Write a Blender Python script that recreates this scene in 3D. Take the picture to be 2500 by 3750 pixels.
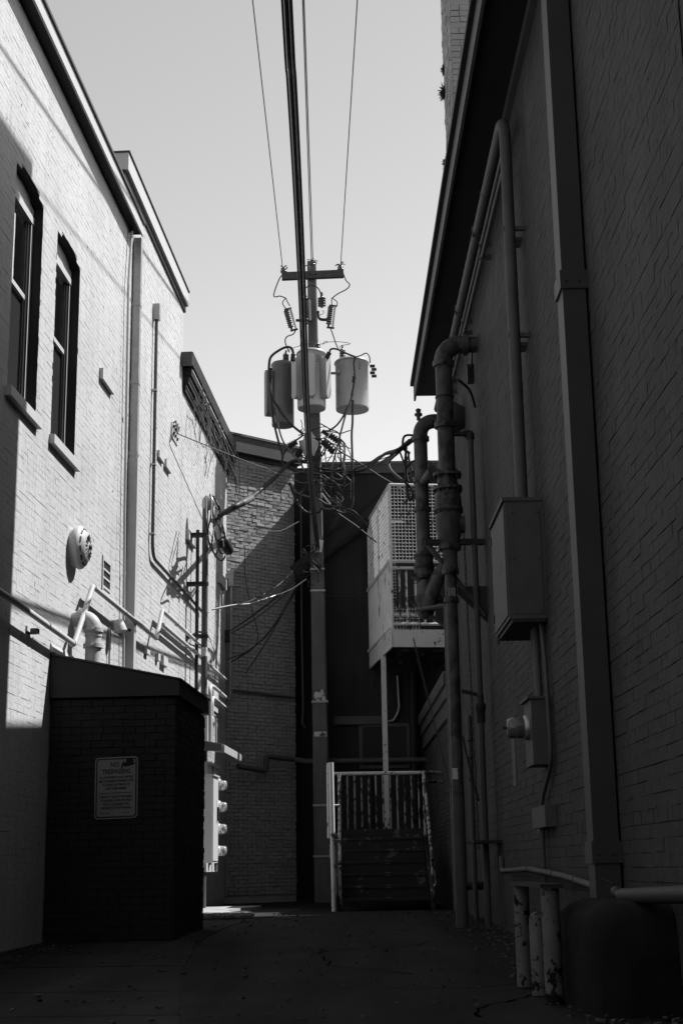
import bpy, math, random
import numpy as np
from math import sin, cos, tan, radians, pi, atan, sqrt
from mathutils import Vector, Matrix
random.seed(7)
for o in list(bpy.data.objects): bpy.data.objects.remove(o)
S = bpy.context.scene
COL = S.collection
# ------------------------------------------------------------------ camera
F = 5208.0                       # focal length in pixels of the 2500 x 3750 frame (50 mm on 36 x 24)
PITCH = atan(1300/5208.0); ROLL = 0.015; CZ = 0.78
FWD = np.array([0, cos(PITCH), sin(PITCH)]); RT0 = np.array([1.0, 0, 0]); UP0 = np.cross(RT0, FWD)
RT = RT0*cos(ROLL)-UP0*sin(ROLL); UP = UP0*cos(ROLL)+RT0*sin(ROLL)
EYE = np.array([0, 0, CZ])
cam = bpy.data.cameras.new('camera'); cam.sensor_fit = 'VERTICAL'; cam.sensor_height = 36; cam.sensor_width = 24
cam.lens = F/3750*36; cam.clip_end = 3000; cam.clip_start = 0.05
camo = bpy.data.objects.new('camera', cam); COL.objects.link(camo)
camo.matrix_world = Matrix(((RT[0], UP[0], -FWD[0], 0), (RT[1], UP[1], -FWD[1], 0), (RT[2], UP[2], -FWD[2], CZ), (0, 0, 0, 1)))
S.camera = camo
# ------------------------------------------------------------------ daylight
SUN_AZ, SUN_EL = radians(69), radians(52.7)
w = bpy.data.worlds.new('World'); S.world = w; w.use_nodes = True
nt = w.node_tree; bg = nt.nodes['Background']
sky = nt.nodes.new('ShaderNodeTexSky'); sky.sky_type = 'NISHITA'; sky.sun_disc = False
sky.sun_elevation = SUN_EL; sky.sun_rotation = SUN_AZ; sky.air_density = 1.0; sky.dust_density = 0.0
bw = nt.nodes.new('ShaderNodeRGBToBW')            # the photograph is black and white
nt.links.new(sky.outputs[0], bw.inputs[0]); nt.links.new(bw.outputs[0], bg.inputs[0])
bg.inputs[1].default_value = 0.143
sun = bpy.data.lights.new('sun', 'SUN'); sun.energy = 4.6; sun.angle = radians(0.53)
suno = bpy.data.objects.new('sun', sun); COL.objects.link(suno)
sd = Vector((sin(SUN_AZ)*cos(SUN_EL), cos(SUN_AZ)*cos(SUN_EL), sin(SUN_EL)))
suno.rotation_euler = sd.to_track_quat('Z', 'Y').to_euler(); suno.location = (20, 20, 30)
V = S.view_settings; V.view_transform = 'Standard'; V.look = 'None'; V.exposure = 0.9; V.gamma = 1
V.use_curve_mapping = False
S.cycles.max_bounces = 6; S.cycles.use_denoising = True
# ------------------------------------------------------------------ survey: lines of sight onto the planes of the place
def ray(x, y): return FWD+RT*(x-1250)/F-UP*(y-1875)/F
def proj(p):
    v = np.array(p, float)-EYE; z = v@FWD
    return 1250+F*(v@RT)/z, 1875-F*(v@UP)/z, z
class Plane:
    """vertical plane; u runs along azimuth az, s is the stand-off from it (positive to the right)"""
    def __init__(s, az, off, start=None):
        s.az = az; s.u = np.array([sin(az), cos(az), 0]); s.n = np.array([cos(az), -sin(az), 0])
        s.o = off if start is None else float(np.array(start)@s.n)
    def hit(s, x, y, so=0):
        d = ray(x, y); t = (s.o+so)/(d@s.n); p = EYE+d*t
        return float(p@s.u), float(p[2])
    def P(s, a, z, so=0):
        q = s.u*a+s.n*(s.o+so); return Vector((q[0], q[1], z))
    def at(s, x, y, so=0):
        a, z = s.hit(x, y, so); return s.P(a, z, so)
LW = Plane(radians(3.364), -3.8)
RW = Plane(radians(-0.475), 1.75)
_c = LW.P(26.65, 0)
BWL = Plane(radians(50), 0, start=_c); B0 = float(np.array(_c)@BWL.u)
def yp(x, y, Y):
    d = ray(x, y); p = EYE+d*(Y/d[1]); return Vector(p)
def g(x, y):
    t = min(1, max(0, (y-9)/9.0)); t = t*t*(3-2*t)
    return 0.02+0.14*t
def gp(x, y):
    d = ray(x, y); z = 0.1
    for _ in range(8):
        t = (z-CZ)/d[2]; p = EYE+d*t; z = g(p[0], p[1])
    return Vector(p)
CR = {'A': (0, 0, 1.845), 'B': (0, 900, 1.845), 'C': (0, 1800, 1.742), 'D': (900, 850, 2.613), 'E': (900, 1350, 2.613),
      'F': (700, 1550, 2.613), 'G': (1300, 1400, 2.352), 'H': (700, 2000, 2.613), 'I': (820, 1600, 3.618), 'J': (700, 2450, 7.84),
      'K': (700, 1780, 7.84), 'R2': (1500, 0, 1.568), 'R3': (1500, 900, 1.568), 'R4': (1500, 1800, 1.568), 'R5': (1500, 2750, 1.568),
      'M': (700, 2700, 3.36), 'N': (1150, 2750, 3.136), 'O': (1500, 2500, 2.477), 'P': (1100, 1650, 2.138), 'T': (1520, 1500, 4.277)}
def px(k, x, y): b = CR[k]; return b[0]+x/b[2], b[1]+y/b[2]
# ------------------------------------------------------------------ materials (neutral: the picture is black and white)
def mat(name, v, rough=0.7, metal=0.0, bump=0.0, bscale=30.0, var=0.0, vscale=6.0, spots=None, sscale=14.0, sthr=0.62, streak=0.0, spec=0.12, sz=1.0, tracks=0.0, cracks=0.0):
    m = bpy.data.materials.new(name); m.use_nodes = True; n = m.node_tree.nodes; l = m.node_tree.links
    b = n['Principled BSDF']; b.inputs['Roughness'].default_value = rough; b.inputs['Metallic'].default_value = metal
    b.inputs['Specular IOR Level'].default_value = spec
    tc = n.new('ShaderNodeNewGeometry')
    def noise(scale, detail=4, sc=(1, 1, 1)):
        mp = n.new('ShaderNodeMapping'); mp.inputs['Scale'].default_value = sc; l.new(tc.outputs['Position'], mp.inputs[0])
        t = n.new('ShaderNodeTexNoise'); t.inputs['Scale'].default_value = scale; t.inputs['Detail'].default_value = detail
        l.new(mp.outputs[0], t.inputs['Vector']); return t.outputs[0]
    def ramp(src, a, c0, b_, c1):
        r = n.new('ShaderNodeMapRange'); r.inputs[1].default_value = a; r.inputs[2].default_value = b_
        r.inputs[3].default_value = c0; r.inputs[4].default_value = c1; l.new(src, r.inputs[0]); return r.outputs[0]
    def math_(op, a, c):
        q = n.new('ShaderNodeMath'); q.operation = op
        for i, x in enumerate((a, c)):
            if isinstance(x, (int, float)): q.inputs[i].default_value = x
            else: l.new(x, q.inputs[i])
        return q.outputs[0]
    col = None
    if var: col = ramp(noise(vscale), 0.3, v*(1-var), 0.7, v*(1+var))
    if streak:
        s_ = ramp(noise(7, 5, (1, 1, .12)), 0.45, 1.0, 0.75, 1-streak)
        col = math_('MULTIPLY', col if col is not None else v, s_)
    if spots is not None:
        k = ramp(math_('ADD', math_('MULTIPLY', noise(sscale, 8, (1, 1, sz)), .62), math_('MULTIPLY', noise(sscale*.23, 3, (1, 1, sz)), .38)), sthr-.02, 0.0, sthr+.02, 1.0)
        base = col if col is not None else v
        col = math_('ADD', math_('MULTIPLY', base, math_('SUBTRACT', 1.0, k)), math_('MULTIPLY', k, spots))
    if tracks:
        col = math_('MULTIPLY', col if col is not None else v, ramp(noise(2.2, 4, (1, .10, 1)), .40, 1-tracks, .66, 1+tracks))
    if cracks:
        vo = n.new('ShaderNodeTexVoronoi'); vo.feature = 'DISTANCE_TO_EDGE'; vo.inputs['Scale'].default_value = .9
        ad = n.new('ShaderNodeVectorMath'); ad.operation = 'ADD'; nn_ = n.new('ShaderNodeTexNoise'); nn_.inputs['Scale'].default_value = 3.0; nn_.inputs['Detail'].default_value = 5
        l.new(tc.outputs['Position'], nn_.inputs['Vector']); l.new(nn_.outputs['Color'], ad.inputs[0]); l.new(tc.outputs['Position'], ad.inputs[1]); l.new(ad.outputs[0], vo.inputs['Vector'])
        col = math_('MULTIPLY', col if col is not None else v, ramp(vo.outputs['Distance'], .0, 1-cracks, .012, 1.0))
    if col is None: b.inputs['Base Color'].default_value = (v, v, v, 1)
    else:
        cc = n.new('ShaderNodeCombineColor')
        for i in range(3): l.new(col, cc.inputs[i])
        l.new(cc.outputs[0], b.inputs['Base Color'])
    if bump:
        bp = n.new('ShaderNodeBump'); bp.inputs['Strength'].default_value = bump; bp.inputs['Distance'].default_value = 0.01
        l.new(noise(bscale, 5), bp.inputs['Height']); l.new(bp.outputs[0], b.inputs['Normal'])
    return m
M = {}
def defm(k, *a, **kw): M[k] = mat(k, *a, **kw)
defm('white_brick', .42, rough=.75, bump=.55, bscale=22, var=.07, vscale=1.3, spots=.09, sscale=24, sthr=.645, streak=.13)
defm('back_brick', .27, rough=.8, bump=.5, bscale=40, var=.12, vscale=5, spots=.15, sscale=20, sthr=.66)
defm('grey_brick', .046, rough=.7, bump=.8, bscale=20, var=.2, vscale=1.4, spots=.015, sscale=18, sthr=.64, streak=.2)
defm('tower_brick', .24, rough=.8, bump=.5, bscale=40, var=.12, vscale=4, spots=.08, sscale=9, sthr=.68)
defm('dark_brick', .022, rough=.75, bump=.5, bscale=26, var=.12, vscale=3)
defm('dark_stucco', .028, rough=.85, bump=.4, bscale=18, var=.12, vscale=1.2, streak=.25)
defm('flashing', .033, rough=.5, var=.1, vscale=3)
defm('white_trim', .42, rough=.45, var=.03)
defm('grey_trim', .07, rough=.5, var=.08, vscale=3)
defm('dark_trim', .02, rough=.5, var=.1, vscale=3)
defm('roof', .10, rough=.9, bump=.3, var=.15)
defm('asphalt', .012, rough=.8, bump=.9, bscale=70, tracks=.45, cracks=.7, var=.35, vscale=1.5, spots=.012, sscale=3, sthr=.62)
defm('sun_patch_concrete', .30, rough=.9, bump=.5, bscale=45, var=.16, vscale=1.8, spots=.2, sscale=5, sthr=.6)  # base colour raised to carry the sun patch on the ground
defm('strip_paint', .10, rough=.6, var=.1)
defm('peel_streak', .5, rough=.55, var=.08, vscale=3, spots=.06, sscale=22, sthr=.60, sz=.16, bump=.2)
defm('concrete', .022, rough=.9, bump=.7, bscale=45, tracks=.3, cracks=.55, var=.22, vscale=1.8, spots=.025, sscale=2.2, sthr=.62)
defm('pole_concrete', .11, rough=.8, bump=.35, bscale=45, var=.12, vscale=3, streak=.3)
defm('plinth', .010, rough=.9, bump=.5, bscale=30, var=.2)
defm('wall_pipe', .40, rough=.5, var=.06, vscale=8, spots=.25, sscale=22, sthr=.74)
defm('grey_pipe', .075, rough=.5, var=.1, vscale=5, bump=.15)
defm('downspout_paint', .05, rough=.45, var=.08, vscale=3)
defm('bollard_paint', .12, rough=.6, var=.15, spots=.006, sscale=24, sthr=.56, sz=.8, streak=.25, bump=.2)
defm('galv', .32, spec=.4, rough=.42, metal=.6, var=.12, vscale=9)
defm('peel', .30, rough=.55, var=.06, spots=.03, sscale=20, sthr=.52, sz=.5, bump=.2)
defm('peel_light', .52, rough=.55, var=.06, spots=.05, sscale=16, sthr=.60, sz=.6, bump=.2)
defm('peel_dark', .025, rough=.6, var=.1, spots=.09, sscale=8, sthr=.59, bump=.3)
defm('riser', .07, rough=.45, var=.3, vscale=7, spots=.035, sscale=12, sthr=.55, sz=.6, streak=.3, bump=.25)
defm('iron', .035, rough=.55, metal=.3, var=.2, vscale=12)
defm('rubber', .012, rough=.55, spec=.4)
defm('tar', .004, rough=1.0, spec=0.0)
defm('cable_grey', .10, rough=.45)
defm('bright_wire', .6, rough=.35, metal=.6)
defm('tank', .33, rough=.35, var=.08, vscale=4, streak=.15, spec=.5)
defm('tank_dark', .11, rough=.4, var=.1, vscale=4, streak=.2, spec=.5)
defm('porcelain', .05, rough=.2, spec=.6)
defm('arm_wood', .06, rough=.8, bump=.4, bscale=60, var=.2)
defm('sign_white', .2, rough=.4, var=.06)
defm('sign_ink', .012, rough=.5)
defm('meter_grey', .42, rough=.4, var=.04)
defm('paper', .55, rough=.7, var=.1, vscale=30, spots=.2, sscale=30, sthr=.6)
defm('curtain', .5, rough=.9, var=.05, vscale=20)
defm('curtain_dark', .16, rough=.9, streak=.4, var=.1)
defm('dry_vine', .10, rough=.9, var=.3)
defm('leaf', .035, rough=.8, var=.3)
defm('rubble', .22, rough=.95, var=.4, vscale=40)
def glassmat(name, v, rough=.02, trans=.0):
    m = bpy.data.materials.new(name); m.use_nodes = True; b = m.node_tree.nodes['Principled BSDF']
    b.inputs['Base Color'].default_value = (v, v, v, 1); b.inputs['Roughness'].default_value = rough
    b.inputs['Transmission Weight'].default_value = trans; b.inputs['Specular IOR Level'].default_value = .6
    M[name] = m
glassmat('glass', .95, .03, 1.0); glassmat('dark_glass', .03, .04)
glassmat('lens', .9, .12, .75); glassmat('dark_lens', .22, .15, .6)  # second lens is a darker cover glass, for the single meter
# ------------------------------------------------------------------ mesh kit
class MB:
    def __init__(s): s.v = []; s.f = []; s.sm = []
    def add(s, vs, fs, smooth=False):
        k = len(s.v); s.v += [tuple(q) for q in vs]; s.f += [tuple(i+k for i in f) for f in fs]; s.sm += [smooth]*len(fs); return s
    def hexa(s, c):                       # 8 corners: bottom ring 0-3, top ring 4-7
        return s.add(c, [(0, 3, 2, 1), (4, 5, 6, 7), (0, 1, 5, 4), (1, 2, 6, 5), (2, 3, 7, 6), (3, 0, 4, 7)])
    def box(s, c, h, ax=None):            # centre, half sizes, axes
        X, Y, Z = ax if ax else (Vector((1, 0, 0)), Vector((0, 1, 0)), Vector((0, 0, 1)))
        c = Vector(c); X = Vector(X)*h[0]; Y = Vector(Y)*h[1]; Z = Vector(Z)*h[2]
        return s.hexa([c-X-Y-Z, c+X-Y-Z, c+X+Y-Z, c-X+Y-Z, c-X-Y+Z, c+X-Y+Z, c+X+Y+Z, c-X+Y+Z])
    def pbox(s, pl, a0, a1, z0, z1, s0, s1):   # box in a wall's frame
        q = [pl.P(a0, z0, s0), pl.P(a1, z0, s0), pl.P(a1, z0, s1), pl.P(a0, z0, s1)]
        t = [pl.P(a0, z1, s0), pl.P(a1, z1, s0), pl.P(a1, z1, s1), pl.P(a0, z1, s1)]
        return s.hexa(q+t)
    def tube(s, pts, r, n=8, cap=True, smooth=True):
        pts = [Vector(p) for p in pts]; rs = r if isinstance(r, (list, tuple)) else [r]*len(pts)
        k = len(pts); T = []
        for i in range(k):
            a = pts[max(0, i-1)]; b = pts[min(k-1, i+1)]; T.append((b-a).normalized())
        ref = Vector((0, 0, 1)) if abs(T[0].z) < .9 else Vector((1, 0, 0))
        N = (ref-T[0]*ref.dot(T[0])).normalized(); vs = []; fs = []
        for i in range(k):
            if i:
                N = (N-T[i]*N.dot(T[i]));
                N = N.normalized() if N.length > 1e-6 else T[i].orthogonal().normalized()
            B = T[i].cross(N)
            for j in range(n):
                t = 2*pi*j/n; vs.append(pts[i]+(N*cos(t)+B*sin(t))*rs[i])
        for i in range(k-1):
            for j in range(n):
                j2 = (j+1) % n; fs.append((i*n+j, i*n+j2, (i+1)*n+j2, (i+1)*n+j))
        s.add(vs, fs, smooth)
        if cap:
            s.add(vs[:n], [tuple(reversed(range(n)))]); s.add(vs[-n:], [tuple(range(n))])
        return s
    def lathe(s, o, ax, prof, n=16, smooth=True):   # profile: (distance along axis, radius)
        o = Vector(o); ax = Vector(ax).normalized(); N = ax.orthogonal().normalized(); B = ax.cross(N); vs = []; fs = []
        for d, r in prof:
            for j in range(n):
                t = 2*pi*j/n; vs.append(o+ax*d+(N*cos(t)+B*sin(t))*max(r, 1e-4))
        for i in range(len(prof)-1):
            for j in range(n):
                j2 = (j+1) % n; fs.append((i*n+j, i*n+j2, (i+1)*n+j2, (i+1)*n+j))
        s.add(vs, fs, smooth)
        s.add(vs[:n], [tuple(reversed(range(n)))]); s.add(vs[-n:], [tuple(range(n))]); return s
    def prism(s, pts, d):                 # polygon extruded along d
        pts = [Vector(p) for p in pts]; d = Vector(d); n = len(pts)
        s.add(pts+[p+d for p in pts], [tuple(reversed(range(n))), tuple(range(n, 2*n))]+[(i, (i+1) % n, (i+1) % n+n, i+n) for i in range(n)])
        return s
    def build(s, name, m, parent=None, base=None):
        me = bpy.data.meshes.new(name); off = Vector(parent.location) if parent is not None and parent.parent is None else (Vector(parent['_o']) if parent is not None else Vector((0, 0, 0)))
        if parent is None:
            off = Vector(base) if base is not None else Vector(min(s.v, key=lambda q: q[2])) if s.v else Vector()
        vs = [(x-off.x, y-off.y, z-off.z) for x, y, z in s.v]
        me.from_pydata(vs, [], s.f); me.polygons.foreach_set('use_smooth', s.sm); me.materials.append(M[m]); me.update()
        o = bpy.data.objects.new(name, me); COL.objects.link(o)
        if parent is not None:
            o.parent = parent; o['_o'] = tuple(off)
        else: o.location = off
        return o
def thing(name, label, cat, loc, group=None, kind=None):
    o = bpy.data.objects.new(name, None); COL.objects.link(o); o.location = loc; o.empty_display_size = .1
    o['label'] = label; o['category'] = cat
    if group: o['group'] = group
    return o
def tag(o, label, cat, group=None):
    o['label'] = label; o['category'] = cat
    if group: o['group'] = group
    return o
def crom(p, k=5):
    p = [Vector(q) for q in p]
    if len(p) < 3: return p
    q = [p[0]*2-p[1]]+p+[p[-1]*2-p[-2]]; out = []
    for i in range(1, len(q)-2):
        for j in range(k):
            t = j/k; a, b, c, d = q[i-1:i+3]
            out.append(.5*((2*b)+(c-a)*t+(2*a-5*b+4*c-d)*t*t+(3*b-a-3*c+d)*t**3))
    return out+[p[-1]]
def fillet(p, r, k=5):                    # rounds the corners of a pipe run
    p = [Vector(q) for q in p]; out = [p[0]]
    for i in range(1, len(p)-1):
        a, b, c = p[i-1:i+2]; rr = min(r, (a-b).length*.45, (c-b).length*.45)
        s_ = b+(a-b).normalized()*rr; e = b+(c-b).normalized()*rr
        for j in range(k+1):
            t = j/k; out.append(s_*(1-t)**2+b*2*t*(1-t)+e*t*t)
    return out+[p[-1]]
# ------------------------------------------------------------------ brickwork
BV = []; BV2 = []
def brick_variants():
    for i in range(10):
        e = .004; q = []
        j = lambda s_: random.uniform(-s_, s_)
        for z in (-.5, .5):
            for a in (-.5, .5): q.append((a, 0, z))
        fr = []
        for z in (-.5, .5):
            for a in (-.5, .5): fr.append((a*(1-.03+j(.015)), 1+j(.35), z*(1-.06+j(.05))))
        BV.append(q+fr); fr = []
        for z in (-.5, .5):
            for a in (-.5, .5): fr.append((a*(1-.008+j(.006)), 1+j(.3), z*(1-.045+j(.03))))
        BV2.append(q+fr)
brick_variants()
BF = [(4, 5, 7, 6), (0, 1, 5, 4), (1, 3, 7, 5), (3, 2, 6, 7), (2, 0, 4, 6)]
def bricks(parent, pl, a0, a1, z0, z1, m, side=1, skip=None, L=.215, H=.0685, proud=.006, n_ind=300, seen=None, jitter=.003, rough=1.0, gap=.003, soft=False):
    bvs = BV2 if soft else BV
    """one brick per piece; the largest in view become objects of their own, the others are joined"""
    allb = []; rows = int((z1-z0)/H)
    for r in range(rows):
        z = z0+(r+.5)*H; u = a0-(L*.5 if r % 2 else 0)-random.uniform(0, .02)
        while u < a1:
            l_ = L*random.choice((1, 1, 1, 1, .97, 1.02)) if r % 6 else L*.5
            c0, c1 = max(u, a0), min(u+l_, a1); u += l_
            if c1-c0 < .03: continue
            segs = [(c0, c1)]
            if skip: segs = skip(c0, c1, z)
            for q0, q1 in segs:
                if q1-q0 > .025: allb.append(((q0+q1)/2, z+random.uniform(-jitter, jitter), q1-q0-gap, H-gap, proud*random.uniform(.5, 1.6)*rough))
    sc = []
    for i, b in enumerate(allb):
        x, y, d = proj(pl.P(b[0], b[1]))
        ok = d > 0 and 0 < x < 2500 and 0 < y < 3750 and (seen is None or seen(x, y))
        sc.append((b[2]*b[3]/d/d if ok else 0, i))
    sc.sort(reverse=True); ind = set(i for q, i in sc[:n_ind] if q > 0)
    off = Vector(parent.location); mb = MB(); rz = Matrix.Rotation(-pl.az, 3, 'Z')   # local x -> plane normal ...
    meshes = []
    for i, bv in enumerate(bvs):
        me = bpy.data.meshes.new('brick'); me.from_pydata([(q[1]*side, q[0], q[2]) for q in bv], [], BF); me.materials.append(M[m]); meshes.append(me)
    un, uu = Vector(pl.n)*side, Vector(pl.u)
    vs, fs = [], []
    for i, (a, z, wd, ht, pr) in enumerate(allb):
        k = random.randrange(len(BV)); p = pl.P(a, z)
        if i in ind:
            o = bpy.data.objects.new('brick', meshes[k]); COL.objects.link(o); o.parent = parent
            o.location = p-off; o.rotation_euler = (0, 0, -pl.az); o.scale = (pr, wd, ht)
        else:
            b = len(vs)
            for q in bvs[k]:
                t = p+uu*(q[0]*wd)+un*(q[1]*pr)-off; vs.append((t.x, t.y, t.z+q[2]*ht))
            fs += [tuple(b+j for j in f) for f in BF]
    if vs:
        me = bpy.data.meshes.new('brickwork'); me.from_pydata(vs, [], fs); me.materials.append(M[m])
        o = bpy.data.objects.new('brickwork', me); COL.objects.link(o); o.parent = parent; o['kind'] = 'stuff'
    return len(allb)
def skip_rects(rs):
    def f(c0, c1, z):
        segs = [(c0, c1)]
        for r in rs:
            if z < r[2] or z > r[3](0) if callable(r[3]) else not (r[2] < z < r[3]): continue
            n = []
            for s0, s1 in segs:
                if s1 <= r[0] or s0 >= r[1]: n.append((s0, s1)); continue
                if s0 < r[0]: n.append((s0, r[0]))
                if s1 > r[1]: n.append((r[1], s1))
            segs = n
        return segs
    return f
# ------------------------------------------------------------------ ground
def ground():
    xs = [-400, -60, -12, -6, -4.5, -3.6, -2.8, -2, -1.2, -.4, .4, 1.2, 2, 4, 12, 60, 400]
    ys = [-400, -60, -20, -6, 0, 3]+[4+.5*i for i in range(49)]+[32, 45, 120, 600]
    mb = MB(); n = len(xs)
    mb.add([(x, y, g(x, y)) for y in ys for x in xs], [(j*n+i, j*n+i+1, (j+1)*n+i+1, (j+1)*n+i) for j in range(len(ys)-1) for i in range(n-1)], True)
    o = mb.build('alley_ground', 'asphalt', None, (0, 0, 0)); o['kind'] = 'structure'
    o['label'] = 'dark worn asphalt floor of the alley'
    r = random.Random(12); o['_o'] = (0, 0, 0)
    for x, y, hd, n_ in ((.2, 5.2, 1.3, 26), (-.3, 6.4, .3, 14), (.7, 7.6, 1.8, 22), (.1, 9.5, .1, 12), (.5, 10.5, 1.5, 24), (-.2, 13, .5, 14), (-.6, 4.6, 1.5, 30)):
        vs = []; fs = []
        for j in range(n_):
            hd += r.uniform(-.45, .45); x += .11*cos(hd); y += .11*sin(hd); w_ = r.uniform(.003, .011)
            vs += [(x-w_*sin(hd), y+w_*cos(hd), g(x, y)+.004), (x+w_*sin(hd), y-w_*cos(hd), g(x, y)+.004)]
            if j: k = 2*j; fs.append((k-2, k-1, k+1, k))
        MB().add(vs, fs).build('tar_crack', 'tar', o)
    return o
ground()
def pavement():
    o = thing('pavement', 'pale concrete slabs with open joints along the left side', 'pavement', (-1.5, 8, g(-1.5, 8))); o['kind'] = 'structure'
    del o['category']
    # joint line along the alley, curving left as it recedes
    edge = [(-.35, 3.0), (-.55, 5.0), (-.78, 7.0), (-1.0, 9.0), (-1.25, 11.5), (-1.42, 14.0), (-1.3, 17.0), (-.9, 20.0), (-.62, 23.0)]
    def ex(y):
        for (x0, y0), (x1, y1) in zip(edge, edge[1:]):
            if y0 <= y <= y1: return x0+(x1-x0)*(y-y0)/(y1-y0)
        return edge[-1][0]
    cuts = [3.0, 5.6, 7.1, 8.05, 9.6, 11.6, 14.0, 16.9, 19.2, 21.4, 23.0]
    for c0, c1 in zip(cuts, cuts[1:]):
        for k in range(2):
            mb = MB(); N = 6; vs = []
            for j in range(N+1):
                y = c0+.012+(c1-c0-.024)*j/N; e = ex(y)-.012+random.Random(j+int(c0*7)).uniform(-.008, .008); lw = LW.P(y, 0, .03).x; mid = e-1.35
                if mid < lw+.2: mid = lw+.2
                x0, x1 = ((mid+.012, e) if k == 0 else (lw, mid-.012))
                tilt = .012*(k*2-1)
                h = .006+random.Random(int(c0*10)+k).uniform(-.003, .003)
                for x in (x0, x1): vs += [(x, y+tilt*(x-x0), g(x, y)+h), (x, y+tilt*(x-x0), g(x, y)-.05)]
            fs = []
            for j in range(N):
                a = j*4; b = a+4; fs += [(a, a+2, b+2, b), (a+1, a, b, b+1), (a+2, a+3, b+3, b+2)]
            fs += [(0, 1, 3, 2), (N*4+1, N*4, N*4+2, N*4+3)]
            mb.add(vs, fs); mb.build('slab', 'concrete', o)
pavement()
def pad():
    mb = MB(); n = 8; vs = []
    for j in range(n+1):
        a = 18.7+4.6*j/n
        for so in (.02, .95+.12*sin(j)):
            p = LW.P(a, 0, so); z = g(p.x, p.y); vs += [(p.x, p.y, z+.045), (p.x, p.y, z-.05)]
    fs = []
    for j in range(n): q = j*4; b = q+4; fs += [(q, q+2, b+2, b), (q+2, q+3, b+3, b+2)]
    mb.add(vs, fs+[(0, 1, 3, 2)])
    o = mb.build('sun_patch_pad', 'sun_patch_concrete', None); o['kind'] = 'structure'; o['label'] = 'concrete pad under the meter bank, coloured bright as the sun patch'  # pad laid only in the sunny area, its pale colour brightens the sun patch
pad()
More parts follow.
